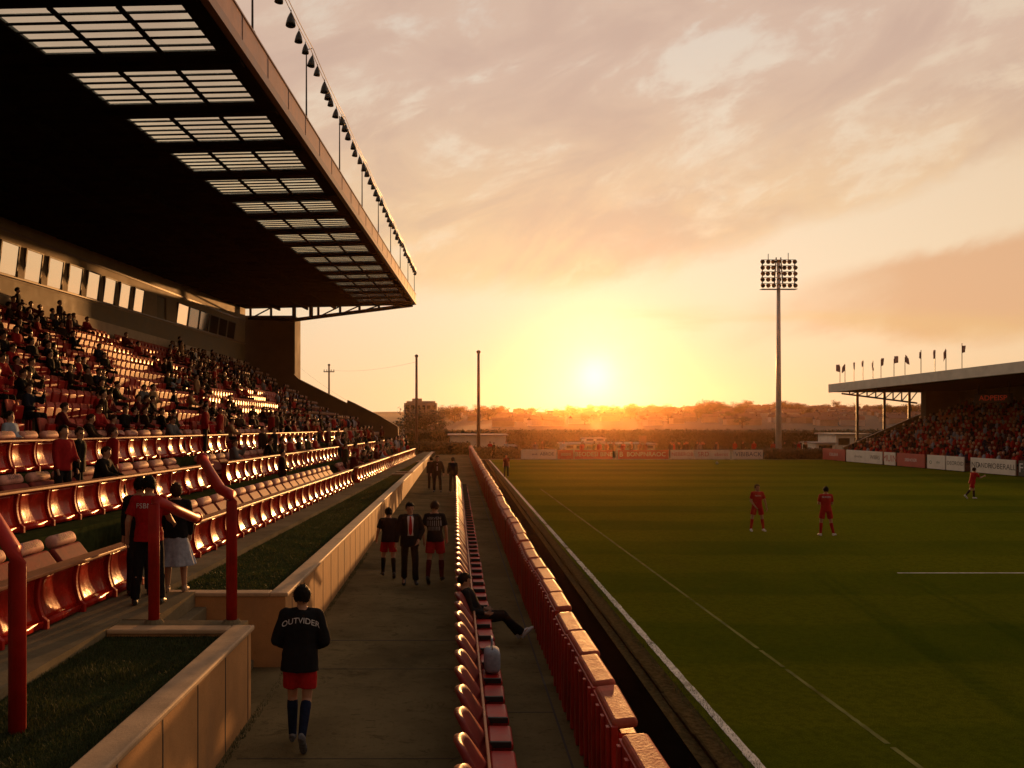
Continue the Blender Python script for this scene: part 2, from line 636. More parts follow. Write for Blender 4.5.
# ------------------------------------------------------------------ ground, path, pitch
PZ = -.5
struct = dict(kind='structure')
mb = MB()
nx, ny = 24, 24
xs = [-2500 + 5000 * i / nx for i in range(nx + 1)]
ys = [-300 + 4300 * i / ny for i in range(ny + 1)]
mb.add([(x, y, PZ - .03) for y in ys for x in xs], [(j * (nx + 1) + i, j * (nx + 1) + i + 1, (j + 1) * (nx + 1) + i + 1, (j + 1) * (nx + 1) + i) for j in range(ny) for i in range(nx)])
mb.build('ground', ground_m, **struct)
mb = MB()
mb.add([(3.42, -6, PZ), (80, -6, PZ), (80, 88.4, PZ), (3.30, 88.4, PZ)], [(0, 1, 2, 3)])
mb.build('pitch', pitch_m, **struct)
mb = MB()
mb.add([(2.9, -6, PZ - .004), (3.42, -6, PZ - .004), (3.30, 88.4, PZ - .004), (2.9, 88.4, PZ - .004)], [(0, 1, 2, 3)])
mb.build('gravel_strip', gravel_m, **struct)
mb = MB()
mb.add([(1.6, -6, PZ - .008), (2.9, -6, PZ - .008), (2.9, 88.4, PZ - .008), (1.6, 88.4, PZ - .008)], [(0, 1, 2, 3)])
mb.build('gap_shade_strip', gap_shade_m, **struct)  # flat strip painted near black for the shaded gap beside the pitchside seats
mb = MB()
y = -4.0
while y < 87:                                    # thin worn kerb stones
    mb.box(3.06 + rnd.uniform(-.008, .008), 3.11 + rnd.uniform(-.008, .008), y, y + .9, PZ - .02, PZ + .035 + rnd.uniform(-.015, .012))
    y += .915
mb.build('kerb', mat('kerb_stone', (.045, .034, .016), .9, .3, 6, .6, 40, spec=0.0), bevel=.01, **struct)
mb = MB()
Z = PZ + .004


def worn_line(mb, a, b, w, step, keep):
    a, b = Vector(a), Vector(b)
    L = (b - a).length
    d = (b - a) / L
    n = Vector((-d.y, d.x, 0)) * w / 2
    s = 0
    while s < L:
        e = min(L, s + step)
        if rnd.random() < keep:
            j = rnd.uniform(.8, 1.08)
            p, q = a + d * s, a + d * e
            mb.add([p - n * j, p + n * j, q + n * j, q - n * j], [(0, 1, 2, 3)])
        s = e


worn_line(mb, (3.62, -4, Z), (3.36, 88, Z), .13, .25, .995)
worn_line(mb, (11.7, 23.8, Z), (34, 23.8, Z), .085, .4, 1.1)
mb.build('touchline', line_m, **struct)
mb = MB()
worn_line(mb, (5.46, 10.0, Z), (4.95, 52, Z), .075, .12, .95)

worn_line(mb, (10, 40, Z), (34, 39, Z), .06, .4, .6)
mb.build('pitch_markings', mat('worn_line', (.15, .16, .05), .9, .25, 2, .3, 60, grime=((.09, .085, .015), .9), spec=0.0), **struct)
mb = MB()
mb.box(-2.95, 1.72, -8, 88, PZ - .02, 0)
mb.build('path', path_m, **struct)
mb = MB()
for yy, w in ((14.55, .022), (12.9, .012), (21.2, .014), (27.5, .014), (35, .014), (43, .014), (52, .014), (9.5, .010)):
    mb.box(-2.3, .05, yy, yy + w, .0, .004)
for yy in range(6, 86, 5):
    mb.box(.55, 1.2, yy, yy + .014, .0, .004)
mb.box(1.20, 1.225, 2, 86, 0, .004)
mb.build('path_joints', joint_m, **struct)

# ------------------------------------------------------------------ left stand frame
DX = .0267


def X0(Y):
    return -5.267 + DX * Y


def zt(Y):
    return 1.1 - .010 * (Y - 12)


def S(Y, t, h):
    return Vector((X0(Y) - t, Y, zt(Y) + h))


def SM(Y, t, h):
    """matrix of the stand frame: local +x towards the pitch, +y along the stand, +z up"""
    yv = Vector((DX, 1, -.010)).normalized()
    xv = yv.cross(Vector((0, 0, 1))).normalized()
    zv = xv.cross(yv)
    M = Matrix((xv, yv, zv)).transposed().to_4x4()
    M.translation = S(Y, t, h)
    return M


def slab(mb, Ya, Yb, t0, t1, h0, h1, mi=0, zf=None):
    def P(Y, t, h):
        return S(Y, t, h) if zf is None else Vector((X0(Y) - t, Y, zf(Y, t) + h))
    mb.hexa([P(Ya, t1, h0), P(Ya, t0, h0), P(Yb, t1, h0), P(Yb, t0, h0), P(Ya, t1, h1), P(Ya, t0, h1), P(Yb, t1, h1), P(Yb, t0, h1)], mi)


YS, YE = 3.0, 73.5
stand = thing('grandstand', 'tall covered grandstand with a cantilever roof and a band of windows along its back', 'grandstand', (X0(40) - 7, 40, .8))
PINV = Matrix.Translation(-stand.location)


def stand_part(mb, name, mats, parent=None, smooth=False, bevel=0.0, **tags):
    mb.v = [tuple(Vector(v) - stand.location) for v in mb.v] if parent is None else [tuple(Vector(v) - stand.location) for v in mb.v]
    return mb.build(name, mats, parent or stand, smooth, bevel, **tags)


# terraces: floor levels under the barriers and the stepped rows above
mb = MB()
slab(mb, YS, YE, -.0, 1.25, -1.6, 0.0)
slab(mb, YS, YE, 1.25, 3.25, -1.6, .73, 1)
slab(mb, YS, YE, 3.25, 5.1, -1.6, 1.46, 1)
for k in range(11):
    slab(mb, YS + 8, YE, 5.1 + .8 * k, 5.9 + .8 * k, -1.6, 1.75 + .46 * k)
stand_part(mb, 'terrace', [concrete, turf_m])
# back wall
TB = 13.95
mb = MB()
hw0, hw1 = 8.55, 9.92


def wallz0(Y):
    return zt(Y) + (Y - 36) * .019


def zr(Y, t):
    return 11.54 + .024 * (Y - 17) - .022 * t


slab(mb, 4, 74, TB - .05, TB + .35, 0, 7.75, 2)                 # pale plinth
P_ = []                                                         # olive band
for zf_ in (lambda Y: zt(Y) + 7.75, lambda Y: wallz0(Y) + 8.46):
    for Y_ in (4, 74):
        for t_ in (TB + .35, TB + .03):
            P_.append(Vector((X0(Y_) - t_, Y_, zf_(Y_))))
mb.hexa(P_, 1)
wins = []
w0 = 36.05 - 2.0 * 8
for i in range(16):
    wins.append((w0 + 2.0 * i, w0 + 2.0 * i + 1.46, 0))
wins.append((53.7, 55.3, 1))
panes = [57.2 + i * 2.27 for i in range(7)]
for a, b in zip(panes[:-1], panes[1:]):
    wins.append((a + .06, b - .06, 2))


def hz(Y):                                    # window band follows the roof, not the rake
    return (Y - 36) * .019


def wallz(Y, t):
    return zt(Y) + hz(Y)


edges = [4.0] + [e for w in wins for e in w[:2]] + [74.0]
for a, b in zip(edges[0::2], edges[1::2]):
    slab(mb, a, b, TB, TB + .35, hw0, hw1, 0, wallz)
P_ = []
for zf_ in (lambda Y: wallz(Y, 0) + hw1, lambda Y: zr(Y, TB) - .01):
    for Y_ in (4, 74):
        for t_ in (TB + .34, TB):
            P_.append(Vector((X0(Y_) - t_, Y_, zf_(Y_))))
mb.hexa(P_)
slab(mb, 4, 74, TB + .02, TB + .33, 8.40, hw0, 0, wallz)
stand_part(mb, 'back_wall', [tan_m, olive_m, pale_m])
mb = MB()
slab(mb, 4, 74, TB - .03, TB - .004, 10.32, 10.42, 0, wallz)
slab(mb, 4, 74, TB - .06, TB - .004, 8.50, 8.56, 0, wallz)
stand_part(mb, 'cornice', [lip_m])
for a, b, kind in wins:
    mb = MB()
    f = .07

    def gp(Y, d, h):                            # outward lean added at the top so the panes reflect the low sky
        k = (h - hw0) / (hw1 - hw0)
        return Vector((X0(Y) - (TB + .04 - (.17 * k if kind != 1 else 0) + d), Y, wallz0(Y) + h))

    def unit(mb, ya, yb, d0, d1, za, zb_):
        mb.hexa([gp(y_, d_, z_) for z_ in (za, zb_) for y_ in (ya, yb) for d_ in (d1, d0)])
    unit(mb, a - .02, b + .02, 0, .12, hw0 + .01, hw0 + f)
    unit(mb, a - .02, b + .02, 0, .12, hw1 - f, hw1 - .01)
    unit(mb, a - .02, a + f, .002, .118, hw0 + f, hw1 - f)
    unit(mb, b - f, b + .02, .002, .118, hw0 + f, hw1 - f)
    unit(mb, a - .02, a - .002, .12, .34, hw0 + .01, hw1 - .01)
    unit(mb, b + .002, b + .02, .12, .34, hw0 + .01, hw1 - .01)
    wf = stand_part(mb, 'window', [frame_m])
    mb = MB()
    g = {0: mirror_glass, 1: olive_m, 2: dark_glass}[kind]
    if kind == 2 and a < 58:
        g = mirror_glass
    unit(mb, a + f, b - f, .03, .05, hw0 + f, hw1 - f)
    stand_part(mb, 'pane' if kind != 1 else 'shutter', [g], wf)
# roof
TF = -.06
mb = MB()
bays = [(17.3 + 3.43 * (i - 2), 17.3 + 3.43 * (i - 2) + 2.5) for i in range(18)]
RA, RB = 2.0, 74.2
slab(mb, RA, RB, 4.25, 14.5, 0, .12, 0, zr)
slab(mb, RA, RB, .05, .45, 0, .12, 0, zr)
prev = RA
for a, b in bays:
    slab(mb, prev, a, .45, 4.25, 0, .12, 0, zr)
    prev = b
slab(mb, prev, RB, .45, 4.25, 0, .12, 0, zr)
for i, (a, b) in enumerate(bays):              # downstand beams between the rooflights
    slab(mb, b + .32, b + .62, .06, TB - .1, -.08, -.001, 0, zr)
for t_ in (6.5, 8.8, 11.1):
    slab(mb, RA, RB, t_, t_ + .14, -.22, -.002, 0, zr)
for i in range(60):
    yy = RA + .5 + i * 1.2
    if yy < RB - .3:
        slab(mb, yy, yy + .08, 4.6, TB - .2, -.09, -.003, 0, zr)
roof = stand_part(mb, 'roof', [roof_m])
mb = MB()
slab(mb, RA, RB, TF - .05, .05, .02, .24, 1, zr)
slab(mb, RA, RB, TF, .05, .24, .84, 0, zr)
slab(mb, RA, RB, TF - .03, .10, .84, .88, 1, zr)
for i in range(30):
    yy = RA + 1 + i * 2.4
    slab(mb, yy, yy + .03, TF - .012, TF + .01, .25, .835, 1, zr)
stand_part(mb, 'fascia', [fascia_m, lip_m], roof)
for a, b in bays:
    mb = MB()
    n = 6
    for q in range(n):
        ya, yb = a + (b - a) * q / n, a + (b - a) * (q + 1) / n
        hs = .05 + .02 * (q % 2)          # thin corrugated sheet
        mb.add([(X0(y_) - t_, y_, zr(y_, t_) + hs) for y_, t_ in ((ya + .04, .45), (ya + .04, 4.25), (yb - .04, 4.25), (yb - .04, .45))], [(0, 1, 2, 3)])
    for q in range(n + 1):
        yy = a + (b - a) * q / n
        slab(mb, yy - .02, yy + .02, .45, 4.25, .035, .08, 1, zr)
    for t_ in (1.62, 2.95):
        slab(mb, a, b, t_, t_ + .10, -.02, .028, 1, zr)
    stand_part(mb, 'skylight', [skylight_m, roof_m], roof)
# end truss
mb = MB()
YT = 74.3


def tr(t, dz):
    return Vector((X0(YT) - t, YT, zr(YT, t) + dz))


def bar(mb, a, b, w=.14):
    mb.tube([a, b], w / 2 * 1.3, 4)


bar(mb, tr(13.8, -.75), tr(10.0, -1.0), .22)
bar(mb, tr(10.0, -1.0), tr(.2, .02), .24)
for t_ in (13.6, 11.9, 10.0, 8.6, 8.0, 6.2, 4.6, 3.0, 1.6):
    d = -.8 if t_ > 10 else -1.0 * t_ / 10
    bar(mb, tr(t_, d), tr(t_, .1), .26 if t_ in (10.0, 8.6) else .16)
for a_, b_ in ((13.6, 11.9), (8.0, 6.2), (6.2, 4.6), (4.6, 3.0)):
    bar(mb, tr(a_, -.8 if a_ > 10 else -1.0 * a_ / 10), tr(b_, .05), .09)
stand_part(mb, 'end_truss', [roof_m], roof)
mb = MB()
slab(mb, 74.6, 77.0, 10.0, 14.4, -1.6, 11.62)
stand_part(mb, 'pier', [pier_m], bevel=.03)
mb = MB()
poly = [(14.4, 7.2), (10.0, 6.75), (9.6, 6.35), (5.6, 4.35), (5.55, 4.6), (5.0, 4.35), (2.9, 3.3), (1.4, 2.4), (1.3, -1.5), (14.4, -1.5)]
mb.add([S(74.02, t_, h) for t_, h in poly] + [S(74.5, t_, h) for t_, h in poly],
       [tuple(range(10)), tuple(range(19, 9, -1))] + [(i, i + 10, (i + 1) % 10 + 10, (i + 1) % 10) for i in range(10)])
stand_part(mb, 'side_wall', [pier_m])

# ------------------------------------------------------------------ poles, wire and bell lamps above the fascia
pole_y = [14.3 + 6.5 * i for i in range(10)]


def wire_z(Y):
    return zr(Y, 0) + .88 + 2.15 - .007 * (Y - 20) - .0


for i, Y in enumerate(pole_y):
    b = Vector((X0(Y) + .03, Y, zr(Y, 0) + .88))
    mb = MB()
    H = wire_z(Y) - b.z + .06
    mb.tube([(0, 0, 0), (0, 0, H)], [.028, .018], 8)
    mb.tube([(0, 0, H - .05), (.18, 0, H - .02)], .012, 6)
    mb.box(-.06, .06, -.06, .06, -.002, .02)
    mb.build('light_pole', dark_m, loc=b, label='thin dark pole on the grandstand roof edge holding the wire of bell lamps', category='pole', group='poles along the roof edge')
mb = MB()
for off, dz in ((.14, 0), (.20, .05)):
    pts = []
    for i in range(len(pole_y) - 1):
        for q in range(6):
            f = q / 6
            Y = pole_y[i] + (pole_y[i + 1] - pole_y[i]) * f
            pts.append((X0(Y) + .03 + off, Y, wire_z(Y) + dz - .10 * 4 * f * (1 - f)))
    Y = pole_y[-1]
    pts.append((X0(Y) + .03 + off, Y, wire_z(Y) + dz))
    mb.tube(pts, .011, 5)
mb.build('lamp_wire', dark_m, label='twin dark wire strung above the grandstand roof edge', category='wire')
lamp_mb = MB()
prof = [(.02, 0), (.035, -.03), (.05, -.06), (.09, -.16), (.115, -.27), (.125, -.34), (.10, -.335), (.03, -.20)]
lamp_mb.loft([[(r * math.cos(2 * math.pi * k / 14), r * math.sin(2 * math.pi * k / 14), z) for k in range(14)] for r, z in prof])
lamp_mb.tube([(0, 0, 0), (0, 0, .07)], .012, 6)
lamp_me = lamp_mb.mesh('bell_lamp', lamp_m, True)
Y = 15.0
while Y < 72.5:
    k = min(len(pole_y) - 2, max(0, int((Y - 14.3) / 6.5)))
    f = (Y - pole_y[k]) / 6.5
    z = wire_z(Y) - .10 * 4 * f * (1 - f) - .07
    o = link('bell_lamp', lamp_me, loc=(X0(Y) + .17 + rnd.uniform(-.03, .03), Y, z), label='grey bell shaped lamp hanging from the wire above the grandstand roof', category='lamp', group='bell lamps on the wire')
    o.rotation_euler = (rnd.uniform(-.14, .14), rnd.uniform(-.14, .14), 0)
    s = rnd.uniform(.85, 1.12)
    o.scale = (s, s, s)
    Y += rnd.choice((.75, 1.0, 1.25, 1.3))

# ------------------------------------------------------------------ row barriers of curved red panels
PANEL_W = 1.0


def curve_prof(off, thick):
    pts = []
    for q in range(11):
        z = .10 + .50 * q / 10
        s = q / 10
        x = .03 + .10 * (1 - s) ** 2.6 + .05 * s ** 3
        pts.append((x + off, z))
    return pts


def panel_mesh():
    mb = MB()
    n = 7
    pr = curve_prof(0, 0)
    front, back = [], []
    for i in range(n):
        yy = .06 + .88 * i / (n - 1)
        dish = -.030 * math.sin(math.pi * i / (n - 1))
        front.append([(x + dish, yy, z) for x, z in pr])
        back.append([(x + dish - .035, yy, z) for x, z in pr])
    m = len(pr)
    vs = [p for r in front for p in r] + [p for r in back for p in r]
    fs = []
    o = n * m
    for i in range(n - 1):
        for k in range(m - 1):
            a, b, c, d = i * m + k, (i + 1) * m + k, (i + 1) * m + k + 1, i * m + k + 1
            fs.append((a, b, c, d))
            fs.append((d + o, c + o, b + o, a + o))
        fs.append((i * m, i * m + o, (i + 1) * m + o, (i + 1) * m))
        fs.append((i * m + m - 1, (i + 1) * m + m - 1, (i + 1) * m + m - 1 + o, i * m + m - 1 + o))
    for i in (0, n - 1):
        for k in range(m - 1):
            fs.append((i * m + k, i * m + k + 1, i * m + k + 1 + o, i * m + k + o))
    mb.add(vs, fs)
    mb.box(.06, .165, .055, .945, .03, .105)     # toe lip
    return mb.mesh('panel', red_wood, True)


def fin_mesh():
    mb = MB()
    pr = [(x + .035, z) for x, z in curve_prof(0, 0)]
    poly = [(-.05, 0), (.20, 0), (.20, .10)] + pr[1:] + [(.10, .62), (-.05, .62)]
    mb.prism(poly, 'y', -.03, .03)
    return mb.mesh('fin', red_paint)


panel_me, fin_me = panel_mesh(), fin_mesh()
panel_me.shade_smooth()
barriers = [
    (0.0, 0.0, 8.6, 13.6, 'curved red panel barrier with brown rail, nearest in the bottom row by the left edge'),
    (0.0, 0.0, 15.4, 36.4, 'curved red panel barrier in the bottom row just right of the man in red'),
    (0.0, 0.0, 38.4, 72.4, 'long red panel barrier in the bottom row running to the far end'),
    (2.0, .73, 13.0, 24.0, 'curved red panel barrier of the middle tier behind the near padded seats'),
    (2.0, .73, 25.6, 45.6, 'curved red panel barrier of the middle tier, right of the aisle'),
    (2.0, .73, 48.0, 72.0, 'far red panel barrier of the middle tier half hidden by spectators'),
    (4.0, 1.46, 16.6, 32.6, 'curved red panel barrier of the upper tier with golden rail below the pale seats'),
    (4.0, 1.46, 34.6, 50.6, 'red panel barrier of the upper tier beyond the aisle'),
    (4.0, 1.46, 53.0, 72.0, 'far red panel barrier of the upper tier half hidden by spectators'),
]
for t_, h, ya, yb, lab in barriers:
    root = thing('row_barrier', lab, 'barrier', group='panel barriers in front of the tiers', M=SM(ya, t_, h))
    n = int(round((yb - ya) / PANEL_W))
    for i in range(n):
        link('panel', panel_me, root, (0, i * PANEL_W, 0))
    for i in range(n + 1):
        link('fin', fin_me, root, (0, i * PANEL_W, 0), bevel=.008)
    mb = MB()
    mb.box(-.08, .16, -.10, n * PANEL_W + .10, .622, .665)
    mb.build('rail', rail_m, root, bevel=.012)

# padded seats behind each barrier


def rbox(x0, x1, y0, y1, z0, z1, r, mi=0):
    """box with generously rounded edges"""
    bm = bmesh.new()
    bmesh.ops.create_cube(bm, size=1)
    for v in bm.verts:
        v.co = Vector(((x0 + x1) / 2 + v.co.x * (x1 - x0), (y0 + y1) / 2 + v.co.y * (y1 - y0), (z0 + z1) / 2 + v.co.z * (z1 - z0)))
    bmesh.ops.bevel(bm, geom=bm.edges[:], offset=r, segments=3, affect='EDGES', profile=.5)
    bm.verts.index_update()
    mb = MB()
    mb.add([tuple(v.co) for v in bm.verts], [tuple(v.index for v in f.verts) for f in bm.faces], mi)
    bm.free()
    return mb


def crown(mb, y0, y1, k):
    mb.v = [(x, y, z + k * (1 - ((y - (y0 + y1) / 2) / ((y1 - y0) / 2)) ** 2)) for x, y, z in mb.v]
    return mb


padded = thing('padded_seat', 'x', 'padded seat')
tilt = Matrix.Translation((-.55, 0, .33)) @ Matrix.Rotation(R(-38), 4, 'Y')
cush = MB().merge(rbox(-.05, .05, -.44, .44, 0, .40, .04), tilt)
cush.build('cushion', mat('dark_red_vinyl', (.22, .040, .030), .55, .2, 7, .1, 30, spec=.06), padded, 'soft')
hr = MB().merge(crown(rbox(-.08, .09, -.36, .36, 0, .18, .07), -.36, .36, .035), Matrix.Translation((-.80, 0, .64)) @ Matrix.Rotation(R(-24), 4, 'Y'))
hro = hr.build('headrest', pad_m, padded, True)
tm = MB()
for wrd, zz in (('SEDARI', .10),):
    tm.merge(text_mb(wrd, .13), Matrix.Translation((-.80, 0, .64)) @ Matrix.Rotation(R(-24), 4, 'Y') @ Matrix.Translation((.104, 0, zz + .02)) @ Matrix.Rotation(R(90), 4, 'Z') @ Matrix.Rotation(R(90), 4, 'X'))
tm.build('lettering', mat('faded_ink', (.16, .06, .05), .7), hro)
base = MB()
base.box(-.75, -.30, -.42, .42, .0, .30)
base.build('base', red_paint, padded, bevel=.02)
first = True
pad_group = 'padded seats behind the tier barriers'
tier_word = {0.0: 'bottom', 2.0: 'middle', 4.0: 'upper'}
for t_, h, ya, yb, lab in barriers:
    for i in range(int(round((yb - ya) / PANEL_W))):
        Y = ya + .5 + i
        M = SM(Y, t_, h)
        if pix(M.translation + Vector((-.8, 0, .6)))[0] < -25 or Y > 58:
            continue
        L = 'faded pink padded seat with rounded printed headrest behind the %s tier barrier' % tier_word[t_]
        if first:
            padded.matrix_world = M
            padded['label'] = L
            padded['group'] = pad_group
            bpy.context.view_layer.update()
            first = False
        else:
            dup(padded, L, pad_group, M=M)

# ------------------------------------------------------------------ rows of tip-up seats above the tiers


def anchor(px):
    """the landmark on the back wall above that part of the stand"""
    lim = ((20, 'first'), (42, 'second'), (64, 'third'), (82, 'fourth'), (99, 'fifth'), (116, 'sixth'), (131, 'seventh'), (150, 'eighth'))
    for x, w in lim:
        if px < x:
            return 'under %s window from left' % w
    return 'under the narrow shutter' if px < 172 else 'under the wide dark windows' if px < 236 else 'below the brown end block' if px < 296 else 'in the packed far end'


def seat_back_mb():
    mb = MB()
    W, H, n, m = .45, .44, 7, 5
    fr, bk = [], []
    for i in range(n):
        a = -1 + 2 * i / (n - 1)
        for k in range(m):
            z = k / (m - 1)
            w = W / 2 * (1 - .10 * z ** 4)
            x = -.10 * z + .05 * a * a
            zz = .42 + H * z * (1 - .07 * a ** 4 * z)
            fr.append((x, a * w, zz))
            bk.append((x - .045, a * w, zz))
    o = n * m
    fs = []
    for i in range(n - 1):
        for k in range(m - 1):
            a, b, c, d = i * m + k, (i + 1) * m + k, (i + 1) * m + k + 1, i * m + k + 1
            fs += [(a, b, c, d), (d + o, c + o, b + o, a + o)]
        fs += [(i * m, i * m + o, (i + 1) * m + o, (i + 1) * m), (i * m + m - 1, (i + 1) * m + m - 1, (i + 1) * m + m - 1 + o, i * m + m - 1 + o)]
    for i in (0, n - 1):
        for k in range(m - 1):
            fs.append((i * m + k, i * m + k + 1, i * m + k + 1 + o, i * m + k + o))
    mb.add(fr + bk, fs)
    return mb


def seat_pan_mb():
    mb = rbox(-.05, .05, -.205, .205, 0, .36, .03)
    M = Matrix.Translation((.10, 0, .36)) @ Matrix.Rotation(R(10), 4, 'Y')
    r = MB().merge(mb, M)
    r.box(-.02, .05, -.20, -.15, 0, .36)
    r.box(-.02, .05, .15, .20, 0, .36)
    return r


back_me = seat_back_mb().mesh('backrest', seat_m, True)
pan_me = seat_pan_mb().mesh('seat_pan', red_paint, 'soft')
slots = []
for k in range(11):
    t_, h = 5.55 + .8 * k, 1.75 + .46 * k
    Y = 12.0
    while Y < 73.2:
        aisle = any(abs(Y - a) < .62 for a in (21.5 + .1 * k, 33.5, 46, 59))
        p = S(Y, t_, h + .6)
        if not aisle and pix(p)[0] > -12:
            slots.append((Y, t_, h, k))
        Y += .52
slots.sort(key=lambda s: s[0])
proto = thing('tip_up_seat', 'x', 'tip-up seat', M=SM(*slots[0][:3]))
link('backrest', back_me, proto)
link('seat_pan', pan_me, proto)
bpy.context.view_layer.update()
ordn = ['lowest', 'second', 'third', 'fourth', 'fifth', 'sixth', 'seventh', 'eighth', 'ninth', 'tenth', 'top']
sg = 'pale tip-up seats of the upper rows'
for i, (Y, t_, h, k) in enumerate(slots[:290]):
    L = 'faded red tip-up seat, %s row, %s' % (ordn[k], anchor(pix(S(Y, t_, h + .6))[0]))
    if i == 0:
        proto['label'], proto['group'] = L, sg
    else:
        dup(proto, L, sg, M=SM(Y, t_, h))
mb = MB()
one = seat_back_mb()
for (Y, t_, h, k) in slots[290:]:
    M = SM(Y, t_, h)
    mb.merge(one, M, 0)
    mb.box(.02, .12, -.20, .20, .36, .68, 1, M)
mb.build('far_seats', [seat_m, red_paint], smooth=True, kind='stuff', label='mass of faded red tip-up seats filling the farther upper rows', category='seats')

# ------------------------------------------------------------------ terrace strip, planters, steps
mb = MB()


def X1(Y):                                     # face of the retaining wall
    return -2.46 + .0055 * (Y - 11)


def zw(Y):
    return 1.10 - .0095 * (Y - 11)


def quadslab(mb, ya, yb, fa, fb, z0f, z1f, mi=0):
    """between the lines x=fa(Y) and x=fb(Y), from z0f(Y) to z1f(Y)"""
    P = []
    for zf in (z0f, z1f):
        for Y in (ya, yb):
            for fx in (fa, fb):
                P.append((fx(Y), Y, zf(Y)))
    mb.hexa(P, mi)


XA = lambda Y: X0(Y) - .0
XP = lambda Y: X0(Y) + .62 + .006 * max(0, Y - 10)           # planter edge towards the stand
low = lambda Y: PZ - .02
quadslab(mb, -6, 12.0, XA, lambda Y: -4.12, low, zt)
quadslab(mb, 12.0, 13.0, XA, lambda Y: -3.75, low, zt)
quadslab(mb, 11.14, 12.0, lambda Y: -4.12, lambda Y: -3.75, low, zt)
quadslab(mb, 10.85, 11.14, lambda Y: -4.12, lambda Y: -2.56, low, lambda Y: zt(Y) - .012)
quadslab(mb, 13.0, 86, XA, XP, low, zt)
mb.build('terrace_walkway', concrete, **struct)
# steps down from the terrace to the path between the planters
mb = MB()
for i in range(5):
    mb.box(-3.75 + .17 * i, -3.75 + .17 * (i + 1), 11.14, 12.98, 0.0, .88 - .19 * i)
mb.build('terrace_steps', concrete, bevel=.015, label='short flight of concrete steps between the two planters', category='steps')


def planter(name, label, ya, yb, left, seams, endwalls):
    root = thing(name, label, 'planter', (X1(ya), ya, 0), group='grass planters along the path')
    off = Vector((X1(ya), ya, 0))

    def part(mb, nm, m, **k):
        mb.v = [tuple(Vector(v) - off) for v in mb.v]
        return mb.build(nm, m, root, **k)
    mb = MB()
    T = .20
    quadslab(mb, ya, yb, lambda Y: X1(Y) - T, X1, low, lambda Y: zw(Y) - .06)
    quadslab(mb, ya, ya + T, left, lambda Y: X1(Y) - T, low, lambda Y: zw(Y) - .06)
    quadslab(mb, yb - T, yb, left, lambda Y: X1(Y) - T, low, lambda Y: zw(Y) - .06)
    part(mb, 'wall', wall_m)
    mb = MB()
    quadslab(mb, ya - .03, yb + .03, lambda Y: X1(Y) - T - .03, lambda Y: X1(Y) + .04, lambda Y: zw(Y) - .06, zw)
    quadslab(mb, ya - .03, ya + T + .03, left, lambda Y: X1(Y) - T - .03, lambda Y: zw(Y) - .06, lambda Y: zw(Y) - .002)
    quadslab(mb, yb - T - .03, yb + .03, left, lambda Y: X1(Y) - T - .03, lambda Y: zw(Y) - .06, lambda Y: zw(Y) - .002)
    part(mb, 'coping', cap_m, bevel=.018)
    mb = MB()
    for s in seams:
        if ya < s < yb:
            quadslab(mb, s, s + .022, lambda Y: X1(Y) - .01, lambda Y: X1(Y) + .004, lambda Y: 0.0, lambda Y: zw(Y) - .062)
    part(mb, 'joint', joint_m)
    mb = MB()
    quadslab(mb, ya + T, yb - T, left, lambda Y: X1(Y) - T - .03, low, lambda Y: zw(Y) - .09)
    part(mb, 'soil', turf_m)
    return root


planter('planter', 'near cream walled planter of dark grass in the bottom left corner', -4, 10.85, lambda Y: -4.12, [i * 1.02 - 3.6 for i in range(16)], (0, 1))
planter('planter', 'long cream walled grass planter along the path, lit orange by the low sun', 13.0, 46.0, XP, [13.5 + 1.02 * i for i in range(34)], (1, 1))
planter('planter', 'far grass planter at the end of the sunlit cream wall', 48.0, 62, XP, [48.5 + 1.02 * i for i in range(14)], (1, 1))
planter('planter', 'farthest small grass planter beside the far end of the path', 63.5, 86, XP, [64 + 1.02 * i for i in range(22)], (1, 1))
mb = MB()
quadslab(mb, 46.0, 48.0, lambda Y: X1(Y) - .22, X1, low, lambda Y: zw(Y) - .04)
quadslab(mb, 62.0, 63.5, lambda Y: X1(Y) - .22, X1, low, lambda Y: zw(Y) - .04)
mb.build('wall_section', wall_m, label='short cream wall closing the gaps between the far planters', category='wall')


def blades(mb, n, fx0, fx1, ya, yb, zf, hmin, hmax, w):
    for i in range(n):
        Y = ya + (yb - ya) * rnd.random() ** 1.25
        x = fx0(Y) + (fx1(Y) - fx0(Y)) * rnd.random()
        z = zf(Y) - .01
        a = rnd.uniform(0, 6.28)
        h = rnd.uniform(hmin, hmax) * (.7 + .6 * noise.noise(Vector((x * 1.5, Y * 1.5, 0))) + .3)
        lx, ly = rnd.uniform(-.6, .6) * h, rnd.uniform(-.6, .6) * h
        c, s = math.cos(a) * w, math.sin(a) * w
        mb.add([(x - c, Y - s, z), (x + c, Y + s, z), (x + lx, Y + ly, z + h)], [(0, 1, 2)])


mb = MB()
blades(mb, 30000, lambda Y: -4.16, lambda Y: X1(Y) - .24, 6.4, 10.62, lambda Y: zw(Y) - .09, .02, .055, .005)
blades(mb, 36000, lambda Y: XP(Y) - .06, lambda Y: X1(Y) - .24, 13.22, 45.8, lambda Y: zw(Y) - .09, .02, .055, .008)
blades(mb, 6000, lambda Y: XP(Y), lambda Y: X1(Y) - .24, 48.2, 61.8, lambda Y: zw(Y) - .09, .03, .09, .012)
mb.build('grass', blade_m, kind='stuff', label='short dark grass growing in the planters', category='grass')
mb = MB()
blades(mb, 9000, lambda Y: 3.30, lambda Y: 3.62, 8, 40, lambda Y: PZ, .015, .05, .005)
blades(mb, 3000, lambda Y: X1(Y) + .01, lambda Y: X1(Y) + .10, 8, 24, lambda Y: 0.0, .01, .05, .005)
mb.build('edge_grass', blade_m, kind='stuff', label='tufts of grass along the touchline and the foot of the planter wall', category='grass')

